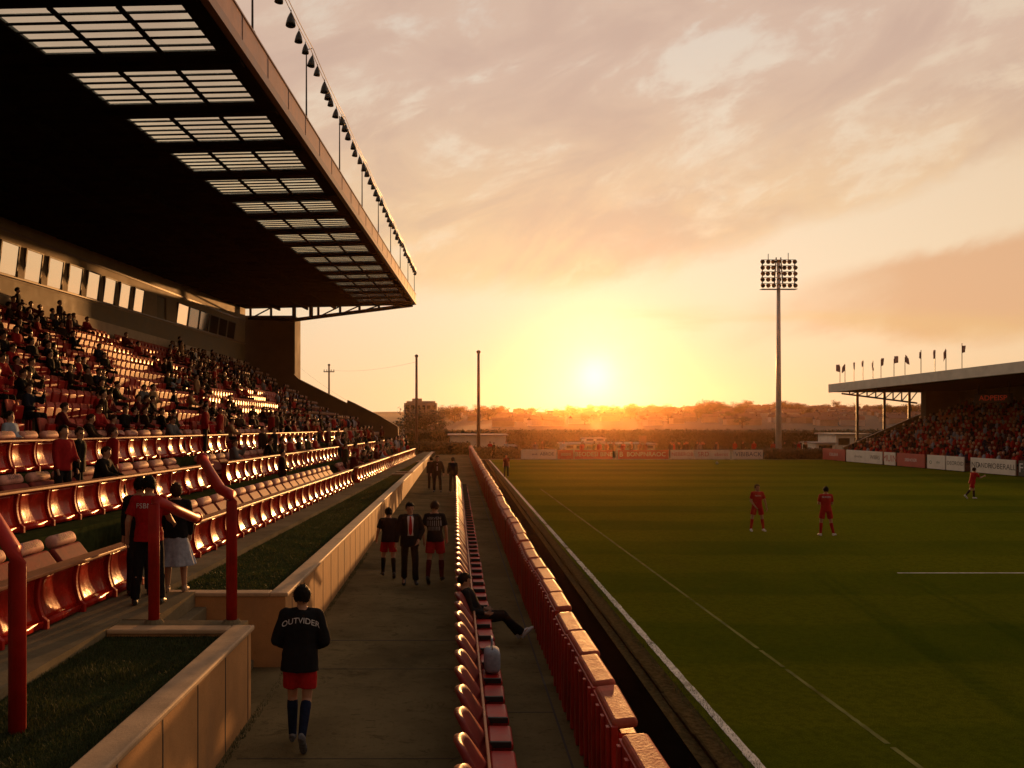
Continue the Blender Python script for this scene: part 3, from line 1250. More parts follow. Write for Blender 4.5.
# red handrails
for lab, pts, r in (
    ('red tubular handrail with a straight post beside the man in red', [(-3.68, 11.0, 1.09), (-3.68, 11.0, 2.54), (-3.69, 11.12, 2.58), (-3.62, 11.7, 2.40), (-3.64, 12.5, 2.22), (-3.66, 12.75, 2.19)], .068),
    ('red tubular handrail rising from the corner of the long planter', [(-2.73, 11.0, 1.09), (-2.73, 11.0, 2.58), (-2.80, 11.25, 2.64), (-3.02, 11.6, 2.68), (-3.35, 12.3, 2.86), (-3.62, 12.9, 3.02)], .068),
    ('red tubular handrail with thick post standing in the near grass at left', [(-3.56, 7.32, .95), (-3.56, 7.32, 2.42), (-3.60, 7.34, 2.52), (-3.95, 7.5, 2.92), (-4.4, 7.6, 3.2)], .068)):
    mb = MB()
    mb.tube(pts, r, 12)
    foot = Vector(pts[0])
    rt = thing('handrail', lab, 'handrail', foot, group='red handrails')
    mb.v = [tuple(Vector(v) - foot) for v in mb.v]
    mb.build('tube', red_paint, rt, True)
    mb = MB()
    mb.tube([(0, 0, .0), (0, 0, .05)], [.13, .09], 12)
    mb.build('foot', concrete, rt)
    if len(pts) > 5:
        mb = MB()
        mb.ell(Vector(pts[-1]) - foot, .085, .085, .085)
        mb.build('end_cap', red_paint, rt, True)

# ------------------------------------------------------------------ middle row of seats along the path (facing the pitch)


def shell(W, H, z0, lean, dish, round_, th=.03, n=11, m=9):
    mb = MB()
    fr, bk = [], []
    for i in range(n):
        a = -1 + 2 * i / (n - 1)
        for k in range(m):
            s = k / (m - 1)
            w = W / 2 * (1 - round_ * max(0, s - .5) ** 2 * 2)
            x = -lean * s + dish * a * a * (1 - .3 * s)
            z = z0 + H * s - .09 * a ** 4 * s
            fr.append((x, a * w, z))
            bk.append((x - th, a * w, z - .01 * s))
    o = n * m
    fs = []
    for i in range(n - 1):
        for k in range(m - 1):
            a, b, c, d = i * m + k, (i + 1) * m + k, (i + 1) * m + k + 1, i * m + k + 1
            fs += [(a, b, c, d), (d + o, c + o, b + o, a + o)]
        fs += [(i * m, i * m + o, (i + 1) * m + o, (i + 1) * m), (i * m + m - 1, (i + 1) * m + m - 1, (i + 1) * m + m - 1 + o, i * m + m - 1 + o)]
    for i in (0, n - 1):
        for k in range(m - 1):
            fs.append((i * m + k, i * m + k + 1, i * m + k + 1 + o, i * m + k + o))
    mb.add(fr + bk, fs)
    return mb


glossy_red = mat('glossy_red_shell', (.17, .016, .012), .45, .25, 5, .05, 20, spec=.2, grime=((.08, .012, .01), .5))
row_seat = thing('path_seat', 'x', 'seat', (.27, 7.0, 0))
shell(.66, .48, .42, .22, .12, .30, .06).build('backrest', glossy_red, row_seat, True)
mb = rbox(.05, .30, -.27, .27, .36, .44, .03)
mb.build('seat_pan', red_paint, row_seat, 'soft')
mb = MB()
mb.box(.02, .27, .31, .35, .44, .50)
mb.box(.02, .07, .31, .35, .0, .44)
mb.build('arm', black_m, row_seat, bevel=.008)
bpy.context.view_layer.update()
N = 0
Y = 6.2
while Y < 42.5:
    L = 'glossy red shell seat in the single row beside the path, seen from behind'
    g = 'red shell seats in the row beside the path'
    if N == 0:
        row_seat.location = (.27, Y, 0)
        row_seat['label'], row_seat['group'] = L, g
    else:
        dup(row_seat, L, g, loc=(.27 + rnd.uniform(-.008, .008), Y, 0), rz=rnd.uniform(-.03, .03))
    Y += .70
    N += 1
mb = MB()
mb.box(.285, .315, 5.6, 42.6, .54, .575)
for i in range(14):
    mb.box(.288, .312, 6.55 + i * 2.8, 6.59 + i * 2.8, .0, .54)
mb.build('seat_rail', rail_m, bevel=.008, label='long thin copper brown rail running through the middle row of seats', category='rail')

# ------------------------------------------------------------------ tall backed seats along the pitch
pitch_seat = thing('pitchside_seat', 'x', 'seat', (1.40, 8, 0))
mb = MB()
mb.box(-.03, .03, -.545, .545, 0, .92)
for i in range(4):
    yy = -.50 + i * .30
    mb.box(-.065, -.03, yy, yy + .07, .0, .90)
mb.build('back_panel', mat('red_boards', (.36, .018, .010), .5, .2, 4, .2, 15, grime=((.11, .015, .01), .6)), pitch_seat, bevel=.006)
mb = MB()
mb.merge(crown(rbox(-.115, .115, -.52, .52, -.045, .045, .04), -.53, .53, .010), Matrix.Translation((.10, 0, .93)) @ Matrix.Rotation(R(-6), 4, 'Y'))
mb.build('top_pad', mat('red_brown_vinyl', (.40, .095, .06), .55, .25, 6, .2, 30, spec=.05, grime=((.24, .05, .03), .7)), pitch_seat, 'soft')
mb = MB()
mb.box(.03, .20, -.54, .54, .0, .86)
mb.box(.20, .40, -.50, .50, .30, .36)
mb.build('seat_box', red_paint, pitch_seat, bevel=.012)
bpy.context.view_layer.update()
Y, N = 5.9, 0
while Y < 86:
    L = 'tall red boarded seat with pale padded top in the row beside the pitch'
    g = 'pale topped seats in the row beside the pitch'
    jz = rnd.uniform(-.012, .012)
    if N == 0:
        pitch_seat.location = (1.40, Y, 0)
        pitch_seat['label'], pitch_seat['group'] = L, g
    else:
        dup(pitch_seat, L, g, loc=(1.40 + rnd.uniform(-.012, .012), Y, jz), rz=rnd.uniform(-.02, .02)).rotation_euler.y = rnd.uniform(-.03, .03)
    N += 1
    Y += 1.1
    if N in (2, 6, 12, 22, 36):
        Y += .28

mb = MB().merge(rbox(-.10, .10, -.16, .16, 0, .30, .07))
mb.tube([(0, -.10, .28), (0, -.08, .42), (0, .08, .42), (0, .10, .28)], .012, 6)
mb.build('bag', grey_cloth, loc=(.46, 11.2, .445), smooth=True, label='small grey blue bag left on the middle row of seats', category='bag')
# ------------------------------------------------------------------ people


WORK = bpy.data.scenes.new('work')           # scratch scene for growing the figures, removed at the end


def remesh(mb, voxel, smooth_it=3, fold=0.0, seed=0.0):
    me = mb.mesh('tmp', skin_m)
    o = bpy.data.objects.new('tmp', me)
    WORK.collection.objects.link(o)
    r = o.modifiers.new('r', 'REMESH')
    r.mode = 'VOXEL'
    r.voxel_size = voxel
    s = o.modifiers.new('s', 'SMOOTH')
    s.factor = .5
    s.iterations = smooth_it
    with bpy.context.temp_override(scene=WORK, view_layer=WORK.view_layers[0]):
        dg = bpy.context.evaluated_depsgraph_get()
        out = bpy.data.meshes.new_from_object(o.evaluated_get(dg))
    bpy.data.objects.remove(o)
    bpy.data.meshes.remove(me)
    out.materials.clear()
    if fold:
        for v in out.vertices:
            c = v.co
            k = noise.noise(Vector((c.x * 11 + seed, c.y * 11, c.z * 5))) + .6 * noise.noise(Vector((c.x * 22, c.y * 22 + seed, c.z * 13)))
            v.co = c + v.normal * fold * k
    out.shade_smooth()
    return out


def ring(c, rx, ry, ax, ay, n=16):
    return [c + ax * rx * math.cos(2 * math.pi * k / n) + ay * ry * math.sin(2 * math.pi * k / n) for k in range(n)]


def V(*a):
    return Vector(a)


def limb_loft(mb, a, b, ra, rb):
    d = (b - a).normalized()
    up = V(0, 0, 1) if abs(d.z) < .9 else V(0, 1, 0)
    u = d.cross(up).normalized()
    w = u.cross(d)
    mb.loft([ring(a + (b - a) * f, ra + (rb - ra) * f, ra + (rb - ra) * f, u, w, 12) for f in (0, .33, .66, 1)])


def figure(P, kit, voxel=.010, fingers=True):
    """Skeleton by joint directions (facing +Y, right hand at +X), then body, hair and clothes; returns {part: (mesh, materials)}."""
    s = P.get('h', 1.77) / 1.77
    lean, roll = R(P.get('lean', 2)), R(P.get('roll', 0))
    pel = V(0, 0, .95)
    up = V(math.sin(roll), math.sin(lean) * math.cos(roll), math.cos(lean) * math.cos(roll)).normalized()
    tw = R(P.get('twist', 0))
    rt = V(math.cos(tw), math.sin(tw), 0)
    rt = (rt - up * rt.dot(up)).normalized()
    fw = up.cross(rt).normalized()
    waist, chest, neck = pel + up * .14, pel + up * .33, pel + up * .50
    hy, hp = R(P.get('head_yaw', 0)), R(P.get('head_pitch', 0))
    hf = Matrix.Rotation(hy, 3, 'Z') @ (V(0, 1, 0) + fw * .3).normalized()
    hu = (V(0, 0, 1) * 1.0 + up * .4).normalized()
    hr_ = hf.cross(hu).normalized()
    hf = Matrix.Rotation(hp, 3, hr_) @ hf
    hu = hr_.cross(hf).normalized()
    head = neck + up * .030 + hu * .102
    J = {}
    for sd, nm in ((-1, 'L'), (1, 'R')):
        sh = pel + up * .440 + rt * .168 * sd
        ua = V(*P['arm' + nm][0]).normalized()
        fa = V(*P['arm' + nm][1]).normalized()
        el = sh + ua * .285
        wr = el + fa * .25
        hip = pel - V(0, 0, .03) + V(rt.x, rt.y, 0) * .09 * sd
        th = V(*P['leg' + nm][0]).normalized()
        shn = V(*P['leg' + nm][1]).normalized()
        kn = hip + th * .43
        an = kn + shn * .41
        ft = V(*P['leg' + nm][2]).normalized() if len(P['leg' + nm]) > 2 else V(.12 * sd, 1, 0).normalized()
        J[nm] = (sh, el, wr, fa, hip, kn, an, ft, sd)
    # body
    b = MB()
    b.loft([ring(pel - up * .09, .10, .085, rt, fw), ring(pel - up * .02, .155, .105, rt, fw), ring(waist, .132, .092, rt, fw), ring(chest, .162, .112, rt, fw),
            ring(pel + up * .43, .165, .10, rt, fw), ring(pel + up * .49, .10, .07, rt, fw), ring(neck + up * .01, .055, .055, rt, fw)])
    b.capsule(neck - up * .03, head - hu * .05, .058, .053)
    Mh = Matrix((hr_, hf, hu)).transposed().to_4x4()
    Mh = Mh @ Matrix.Scale(1.06, 4)
    Mh.translation = head
    b.ell((0, -.008, .018), .076, .094, .103, M=Mh)
    b.ell((0, .022, -.060), .054, .062, .062, M=Mh)
    b.ell((0, .092, -.018), .013, .020, .024, 8, 6, M=Mh)
    for q in (-1, 1):
        b.ell((q * .076, -.005, -.008), .012, .022, .032, 8, 6, M=Mh)
    for nm in 'LR':
        sh, el, wr, fa, hip, kn, an, ft, sd = J[nm]
        b.capsule(pel + up * .435 + rt * .09 * sd, sh, .066, .058)
        b.capsule(neck + rt * .03 * sd, pel + up * .455 + rt * .12 * sd, .040, .050)
        b.capsule(sh, el, .052, .040)
        b.capsule(el, wr, .042, .027)
        side = fa.cross(fw)
        side = side.normalized() if side.length > .1 else rt
        thumb = (fw * .8 + V(0, 0, .2)).normalized()
        pn = thumb.cross(fa).normalized()
        thumb = fa.cross(pn).normalized()
        pa = wr + fa * .085
        b.capsule(wr, pa, .027, .030)
        if fingers:
            b.capsule(wr + fa * .04 + thumb * .018, pa + thumb * .018, .018, .016)
            b.capsule(wr + fa * .04 - thumb * .018, pa - thumb * .018, .018, .015)
            inw = pn * (-sd if pn.dot(rt) * 1 > 0 else sd)
            for i, L in enumerate((.068, .078, .072, .055)):
                r0 = pa + thumb * (.030 - .020 * i)
                k1 = r0 + fa * L * .5 + inw * .006
                k2 = k1 + fa * L * .42 + inw * .024
                b.capsule(r0, k1, .0100, .0092, 8)
                b.capsule(k1, k2, .0092, .0080, 8)
            t0 = wr + fa * .03 + thumb * .022
            t1 = t0 + (fa * .6 + thumb * .6).normalized() * .045
            b.capsule(t0, t1, .013, .011, 8)
            b.capsule(t1, t1 + (fa * .9 + thumb * .2).normalized() * .035, .011, .009, 8)
        b.capsule(hip, kn, .083, .054)
        cm = kn + (an - kn) * .28 - ft * .012
        b.capsule(kn, cm, .052, .056)
        b.capsule(cm, an, .055, .036)
        b.capsule(an + V(0, 0, -.03), an + ft * .13 + V(0, 0, -.045), .038, .030)
    body = remesh(b, voxel, 2)
    body.materials.append(kit.get('skin', skin_m))
    body.materials.append(eye_m)
    body.materials.append(lip_skin)
    inv = Mh.inverted()
    for p in body.polygons:
        c = inv @ p.center
        if c.y > .05:
            if abs(abs(c.x) - .030) < .013 and abs(c.z - .012) < .007:
                p.material_index = 1
            elif abs(c.x) < .022 and abs(c.z + .062) < .006:
                p.material_index = 2
    parts = {'body': body}
    # hair
    bm = bmesh.new()
    bmesh.ops.create_icosphere(bm, subdivisions=4 if voxel < .015 else 3, radius=1)
    hl = P.get('hairlen', 0)
    kill = []
    for v in bm.verts:
        c = v.co
        v.co = V(c.x * .086, c.y * .106 - .010, c.z * .112 + .022)
        k = noise.noise(v.co * 38 + V(kit.get('seed', 0), 0, 0)) * .011 + noise.noise(v.co * 95) * .006
        v.co += c.normalized() * k
        if (v.co.y > .042 and v.co.z < .062) or v.co.z < -.050 - hl + .010 * noise.noise(v.co * 60) or (v.co.y > -.01 and v.co.z < -.005):
            kill.append(v)
    bmesh.ops.delete(bm, geom=kill, context='VERTS')
    if voxel < .015:
        hr2 = random.Random(int(kit.get('seed', 0) * 10) + 3)
        for v in list(bm.verts):
            if hr2.random() < .22:
                n_ = v.normal.copy() if v.normal.length > .1 else v.co.normalized()
                d_ = (n_ * .5 + V(hr2.gauss(0, .45), hr2.gauss(-.25, .45), hr2.gauss(-.25, .5))).normalized() * hr2.uniform(.012, .030)
                a_ = n_.orthogonal().normalized() * .006
                q_ = [bm.verts.new(v.co + a_ - n_ * .003), bm.verts.new(v.co - a_ - n_ * .003), bm.verts.new(v.co + n_.cross(a_) - n_ * .003), bm.verts.new(v.co + d_)]
                for f_ in ((0, 1, 3), (1, 2, 3), (2, 0, 3)):
                    bm.faces.new([q_[i_] for i_ in f_])
    bmesh.ops.transform(bm, matrix=Mh, verts=bm.verts)
    hm = bpy.data.meshes.new('hair')
    bm.to_mesh(hm)
    bm.free()
    hm.shade_smooth()
    hm.materials.append(kit.get('hair', hair_m))
    parts['hair'] = hm
    e = .018
    fold = .007 if voxel < .015 else .0

    def torso(drop, ease, flare=0.0, top=.485):
        q = MB()
        q.loft([ring(pel - up * drop, .165 + ease + flare, .115 + ease + flare, rt, fw), ring(pel + up * .02, .160 + ease + flare * .4, .112 + ease + flare * .4, rt, fw), ring(waist, .145 + ease, .105 + ease, rt, fw), ring(chest, .166 + ease, .118 + ease, rt, fw),
                ring(pel + up * .43, .165 + ease, .10 + ease, rt, fw), ring(pel + up * top, .10 + ease, .072 + ease, rt, fw), ring(neck + up * .005, .062 + e * .3, .062 + e * .3, rt, fw)])
        return q
    top = kit.get('top')
    if top:
        style, m = top
        ease = e if style != 'jacket' else .034
        q = torso(.10 if style != 'jacket' else .16, ease, .012)
        for nm in 'LR':
            sh, el, wr, fa, hip, kn, an, ft, sd = J[nm]
            q.capsule(pel + up * .43 + rt * .08 * sd, sh, .070 + ease * .5, .060 + ease * .6)
            q.capsule(neck - up * .015 + rt * .03 * sd, pel + up * .455 + rt * .12 * sd, .038 + ease * .4, .050 + ease * .5)
            if style == 'short':
                q.capsule(sh, sh + (el - sh) * .35, .058 + ease * .6, .056 + ease * .6)
                limb_loft(q, sh, sh + (el - sh) * .72, .060 + ease * .5, .060 + ease * .6)
            else:
                q.capsule(sh, el, .056 + ease * .7, .047 + ease * .7)
                q.capsule(el, el + (wr - el) * .5, .047 + ease * .7, .042 + ease * .6)
                limb_loft(q, el, el + (wr - el) * .96, .046 + ease * .7, .032 + ease * .6)
        parts['jacket' if style == 'jacket' else 'shirt'] = remesh(q, voxel * 1.2, 3, fold, 1.3)
        parts['jacket' if style == 'jacket' else 'shirt'].materials.append(m)
    bot = kit.get('bottom')
    if bot:
        style, m = bot
        q = MB()
        if style == 'skirt':
            rings = []
            for k in range(7):
                f = k / 6
                c = pel + up * .10 + V(0, 0, -1) * (.62 * f)
                rings.append([c + rt * (.14 + .17 * f ** 1.3) * (1 + .06 * f * math.sin(9 * a)) * math.cos(a) + V(0, 1, 0) * (.11 + .17 * f ** 1.3) * (1 + .06 * f * math.cos(9 * a)) * math.sin(a) for a in [2 * math.pi * i / 48 for i in range(48)]])
            q.loft(rings)
        else:
            q.loft([ring(pel - up * .10, .13, .11, rt, fw), ring(pel - up * .02, .165 + e * .6, .118 + e * .6, rt, fw), ring(pel + up * .10, .145 + e * .5, .105 + e * .5, rt, fw)])
            for nm in 'LR':
                sh, el, wr, fa, hip, kn, an, ft, sd = J[nm]
                if style == 'shorts':
                    q.capsule(hip, hip + (kn - hip) * .35, .095, .092)
                    limb_loft(q, hip, hip + (kn - hip) * .74, .098, .104)
                else:
                    q.capsule(hip, kn, .094, .072)
                    q.capsule(kn, kn + (an - kn) * .6, .072, .066)
                    limb_loft(q, kn, kn + (an - kn) * .99, .070, .066)
        parts['shorts' if style == 'shorts' else style] = remesh(q, voxel * 1.2, 3, fold, 4.1)
        parts['shorts' if style == 'shorts' else style].materials.append(m)
    for nm in 'LR':
        sh, el, wr, fa, hip, kn, an, ft, sd = J[nm]
        if kit.get('socks'):
            q = MB()
            cm = kn + (an - kn) * .28 - ft * .012
            limb_loft(q, kn + (an - kn) * .10, cm, .058, .062)
            q.capsule(cm, an, .061, .044)
            parts['sock' + ' ' * (nm == 'R')] = remesh(q, voxel * 1.1, 2)
            parts['sock' + ' ' * (nm == 'R')].materials.append(kit['socks'])
        q = MB()
        dn = V(0, 0, -1) if len(P['leg' + nm]) < 4 else V(*P['leg' + nm][3]).normalized()
        sx = ft.cross(dn).normalized()
        hl_ = an - ft * .065
        q.loft([ring(hl_ + ft * f + dn * (.083 - hh), w, hh, sx, dn, 14) for f, w, hh in ((0, .030, .042), (.05, .038, .050), (.11, .038, .046), (.18, .046, .036), (.235, .043, .028), (.262, .026, .020))])
        q.capsule(an + dn * -.01, an + dn * .04, .042, .044)
        parts['shoe' + ' ' * (nm == 'R')] = remesh(q, voxel, 2)
        parts['shoe' + ' ' * (nm == 'R')].materials.append(kit.get('shoes', shoe_m))
    if kit.get('suit'):                         # shirt front and tie in the jacket opening
        c0 = pel + up * .47 + fw * .10
        tree = BVHTree.FromPolygons([v.co for v in parts['jacket'].vertices], [p.vertices for p in parts['jacket'].polygons])

        def proj(x, z, d):
            p0 = pel + up * z + rt * x + fw * .5
            hit = tree.ray_cast(p0, -fw)[0]
            return (hit if hit else pel + up * z + rt * x + fw * .15) + fw * d

        def patch(outline, d):
            q = MB()
            rows = []
            for z, w in outline:
                rows.append([proj(w * a, z, d) for a in (-1, -.5, 0, .5, 1)])
            vs = [p for r in rows for p in r] + [p - fw * .006 for r in rows for p in r]
            o = len(rows) * 5
            fs = []
            for i in range(len(rows) - 1):
                for k in range(4):
                    a = i * 5 + k
                    fs += [(a, a + 1, a + 6, a + 5), (a + o + 5, a + o + 6, a + o + 1, a + o)]
                fs += [(i * 5, i * 5 + 5, i * 5 + 5 + o, i * 5 + o), (i * 5 + 4, i * 5 + 4 + o, i * 5 + 9 + o, i * 5 + 9)]
            fs += [tuple(range(5)) + tuple(o + 4 - i for i in range(5))]
            e0 = (len(rows) - 1) * 5
            fs += [tuple(e0 + i for i in range(5)) + tuple(e0 + o + 4 - i for i in range(5))]
            q.add(vs, fs)
            return q
        parts['shirt_front'] = patch([(.49, .055), (.44, .068), (.36, .062), (.26, .055), (.16, .05), (.08, .062)], .008).mesh('shirt_front', white_cloth, True)
        parts['tie'] = patch([(.485, .022), (.465, .018), (.40, .026), (.30, .034), (.20, .038), (.12, .030), (.09, .006)], .016).mesh('tie', red_cloth, True)
    if kit.get('word'):
        for wi, (word, size, z, arch, m) in enumerate(kit['word']):
            g = parts.get('shirt') or parts.get('jacket')
            tree = BVHTree.FromPolygons([v.co for v in g.vertices], [p.vertices for p in g.polygons])
            fr = kit.get('word_front')
            d = fw if fr else -fw
            xd = -rt if fr else rt
            tmb = text_mb(word, size)
            # subdivide so that the letters follow the cloth
            me = bpy.data.meshes.new('t')
            me.from_pydata(tmb.v, [], tmb.f)
            bm = bmesh.new()
            bm.from_mesh(me)
            bmesh.ops.triangulate(bm, faces=bm.faces)
            bmesh.ops.subdivide_edges(bm, edges=[e_ for e_ in bm.edges if e_.calc_length() > .03], cuts=1)
            bmesh.ops.triangulate(bm, faces=bm.faces)
            for v in bm.verts:
                x, zz = v.co.x, v.co.y
                p0 = pel + up * (z + zz - arch * x * x) + xd * x + d * .5
                hit = tree.ray_cast(p0, -d)[0]
                v.co = (hit if hit else p0 - d * .36) + d * .006
            bm.to_mesh(me)
            bm.free()
            me.materials.append(m)
            parts['lettering' + (' ' * wi)] = me
    zmin = min(v.co.z for k_ in ('shoe', 'shoe ') for v in parts[k_].vertices)
    off = V(0, 0, -zmin) if not P.get('seat') else V(0, 0, P['seat'] - (pel.z - .10))
    for me in parts.values():
        for v in me.vertices:
            v.co = (v.co + off) * s
        me.update()
    return parts


def person(label, loc, face, P, kit, voxel=.010, name='person', category='person', group=None):
    """face: heading in degrees, 0 = away from the camera (+Y), 180 = towards it, 90 = towards -X"""
    root = thing(name, label, category, loc, R(face), group)
    parts = figure(P, kit, voxel)
    for nm, me in parts.items():
        nm = nm.strip()
        me.name = nm
        if nm == 'lettering':
            par = [c for c in root.children if c.name.split('.')[0] in ('shirt', 'jacket')]
            link(nm, me, par[0] if par else root)
        else:
            link(nm, me, root)
    return root


DN = (0, 0, -1)
STAND = dict(armL=((-.15, -.02, -1), (-.05, .15, -1)), armR=((.15, -.02, -1), (.05, .15, -1)), legL=((-.06, .02, -1), (-.03, -.03, -1)), legR=((.06, .02, -1), (.03, -.03, -1)))


def pose(**k):
    d = dict(STAND)
    d.update(k)
    return d


WALK = pose(legL=((-.05, .22, -1), (-.04, -.02, -1)), legR=((.03, -.06, -1), (.02, -.42, -1), (.05, .75, -.65), (0, -.65, -.75)))
# the man walking away in front
person('man in black long sleeved top and red shorts walking away alone on the path', (-1.69, 9.82, 0), 0,
       pose(h=1.76, lean=4, roll=1.5, twist=5, armL=((-.36, -.12, -1), (.45, .75, -.50)), armR=((.30, -.02, -1), (-.40, .80, -.45)), legL=((-.01, .16, -1), (.01, -.05, -1)), legR=((-.03, -.04, -1), (-.05, -.62, -1), (.05, .55, -.83), (0, -.83, -.55)), head_pitch=-8, head_yaw=-6),
       dict(top=('jacket', black_cloth), bottom=('shorts', red_cloth), socks=navy_cloth, shoes=mat('worn_boot', (.10, .10, .11), .6, .6, 25), word=[('OUTVIDER', .085, .40, 1.5, white_ink)]), voxel=.0085)
# the group on the path
person('young player in black top and red shorts walking beside the cream wall', (-1.49, 20.2, 0), 8,
       pose(h=1.58, lean=6, twist=-8, head_yaw=14, armL=((-.35, .1, -1), (-.1, .55, -.8)), armR=((.3, .05, -1), (.0, .6, -.7)), legL=((-.08, .16, -1), (-.05, -.12, -1)), legR=((.05, -.08, -1), (.03, -.30, -1), (.05, .85, -.5), (0, -.5, -.85))),
       dict(top=('short', black_cloth), bottom=('shorts', red_cloth), socks=black_cloth, shoes=shoe_m, hair=hair_m))
person('man in black suit, white shirt and red tie walking towards the camera', (-.97, 19.3, 0), 183,
       pose(h=1.80, lean=1, twist=6, armL=((-.34, -.15, -1), (.30, .55, -.75)), armR=((.34, .05, -1), (.10, .15, -1)), legL=((-.05, .20, -1), (-.03, .0, -1)), legR=((.05, -.10, -1), (.02, -.34, -1), (.05, .9, -.4), (0, -.4, -.9)), head_yaw=16, head_pitch=-8),
       dict(top=('jacket', black_cloth), bottom=('trousers', black_cloth), shoes=shoe_m, suit=True))
person('player in black jersey with a large grey print and red shorts walking away', (-.43, 19.5, 0), -4,
       pose(h=1.79, lean=3, twist=-7, roll=-1.5, armL=((-.34, -.25, -1), (.1, .12, -1)), armR=((.26, .18, -1), (.05, .5, -1)), legL=((-.08, -.06, -1), (-.05, -.42, -1), (.05, .8, -.6), (0, -.6, -.8)), legR=((.09, .16, -1), (.02, -.02, -1)), head_pitch=-10, head_yaw=-10),
       dict(top=('short', black_cloth), bottom=('shorts', red_cloth), socks=mat('maroon_cloth', (.09, .010, .012), .85, .2, 20, spec=.08), shoes=shoe_m, hair=hair_b,
            word=[('ABRVEN', .085, .40, 0, grey_ink), ('IIIIIIII', .17, .29, 0, grey_ink), ('IIIIIIIII', .12, .18, 0, grey_ink)]))
person('broad man in dark coat over a purple grey shirt walking on the far path', (-.86, 43.8, 0), 180, pose(h=1.82, lean=0, armL=((-.4, -.1, -1), (-.1, .2, -1)), armR=((.4, -.1, -1), (.1, .2, -1)), legL=((-.1, .15, -1), (-.05, -.1, -1)), legR=((.1, -.05, -1), (.05, -.1, -1))),
       dict(top=('jacket', black_cloth), bottom=('trousers', dark_trouser), suit=False, word=[('I', .5, .22, 0, grey_cloth)], word_front=True), .014)
person('person in dark clothes on the far path, mostly hidden behind the broad man', (-1.18, 45.2, 0), 10, pose(h=1.70), dict(top=('long', black_cloth), bottom=('trousers', dark_trouser)), .014)
person('thin dark dressed person standing at the far end of the middle seats', (-.10, 43.4, 0), 15, pose(h=1.76, armL=((-.2, .1, -1), (.1, .5, -.6))), dict(top=('long', black_cloth), bottom=('trousers', dark_trouser), hair=hair_b), .014)
# by the steps
person('man in red shirt with white lettering and dark trousers beside the red handrail', (-4.10, 12.05, zt(12)), 12,
       pose(h=1.78, armL=((-.35, .0, -1), (-.1, .35, -.9)), armR=((.25, .35, -.8), (.1, .8, -.3)), legL=((-.12, .02, -1), (-.08, -.03, -1)), legR=((.10, .04, -1), (.05, -.03, -1)), head_pitch=-12),
       dict(top=('short', red_cloth), bottom=('trousers', black_cloth), word=[('FSBNPS', .095, .37, 0, white_ink)]), .0095)
person('dark haired person half hidden left of the man in red shirt', (-4.46, 12.75, zt(12.7)), 20, pose(h=1.72), dict(top=('long', black_cloth), bottom=('trousers', dark_trouser)), .012)
person('woman in dark top and grey blue skirt beside the bottom row of seats', (-4.03, 13.0, zt(13)), 10,
       pose(h=1.62, armL=((-.15, .2, -1), (.1, .6, -.6)), armR=((.2, .1, -1), (-.1, .4, -1)), hairlen=.05), dict(top=('long', black_cloth), bottom=('skirt', grey_cloth), shoes=mat('tan_shoe', (.30, .20, .14), .6), hair=hair_b), .010)
# players
red_kit = dict(top=('short', red_cloth), bottom=('shorts', red_cloth), socks=red_cloth, shoes=white_shoe)
person('player in red kit on the pitch facing the camera, arm hanging at his side', (10.96, 32.65, PZ), 178,
       pose(h=1.76, armL=((-.40, .0, -1), (-.22, .05, -1)), armR=((.20, -.1, -1), (-.35, .5, -.6)), legL=((-.20, .03, -1), (-.12, -.03, -1)), legR=((.20, .03, -1), (.12, -.03, -1)), head_yaw=25),
       dict(red_kit, hair=hair_b, word=[('NOVIA', .07, .36, 0, white_ink)], word_front=True), .010)
person('player in red kit on the pitch with his back turned and a white name band', (12.90, 31.3, PZ), -8,
       pose(h=1.78, armL=((-.20, .25, -1), (.65, .5, -.1)), armR=((.20, .25, -1), (-.55, .6, -.05)), legL=((-.16, .02, -1), (-.06, -.06, -1)), legR=((.18, .05, -1), (.22, -.02, -1), (.6, .8, 0))),
       dict(red_kit, word=[('SEAREN', .085, .40, 0, white_ink)]), .010)
person('player in red kit lunging in a wide stride near the right hand boards', (26.2, 45.6, PZ), -80,
       pose(h=1.70, lean=14, armL=((-.3, .4, -.6), (.2, .7, .5)), armR=((.2, .5, -.6), (-.1, .8, .3)), legL=((-.05, .45, -.9), (-.03, .05, -1)), legR=((.05, -.45, -.9), (.03, -.75, -.75), (.1, .7, -.7), (0, -.7, -.7))),
       dict(red_kit, socks=dark_trouser), .013)
person('man in maroon top and dark trousers standing by the far corner of the pitch', (3.56, 62.5, PZ), 170, pose(h=1.62), dict(top=('short', MATS['maroon_cloth']), bottom=('trousers', dark_trouser)), .016)
# reclining spectators in the middle row: legs stretched towards the pitch (heading -90 = +X)
SLOUCH = dict(h=1.70, seat=.36, lean=-27, armL=((-.3, .3, -1), (.2, .9, -.2)), armR=((.3, .3, -1), (-.2, .9, -.2)), legL=((-.12, 1, .05), (.03, .62, -.76), (-.05, .75, .66), (0, .66, -.75)), legR=((.12, 1, .10), (.0, .78, -.66), (0.08, .70, .72), (0, .72, -.70)), head_pitch=-20)
person('person in black with white trainers slouching in the middle row, legs stretched out', (.36, 14.4, 0), -90, SLOUCH, dict(top=('long', black_cloth), bottom=('trousers', black_cloth), shoes=white_shoe, hair=hair_m), .011)
SIT = dict(h=1.74, seat=.43, lean=-4, armL=((-.15, .25, -1), (.15, .9, -.25)), armR=((.15, .25, -1), (-.15, .9, -.25)), legL=((-.14, 1, -.05), (-.05, .05, -1)), legR=((.14, 1, -.05), (.05, .05, -1)), head_pitch=-4)

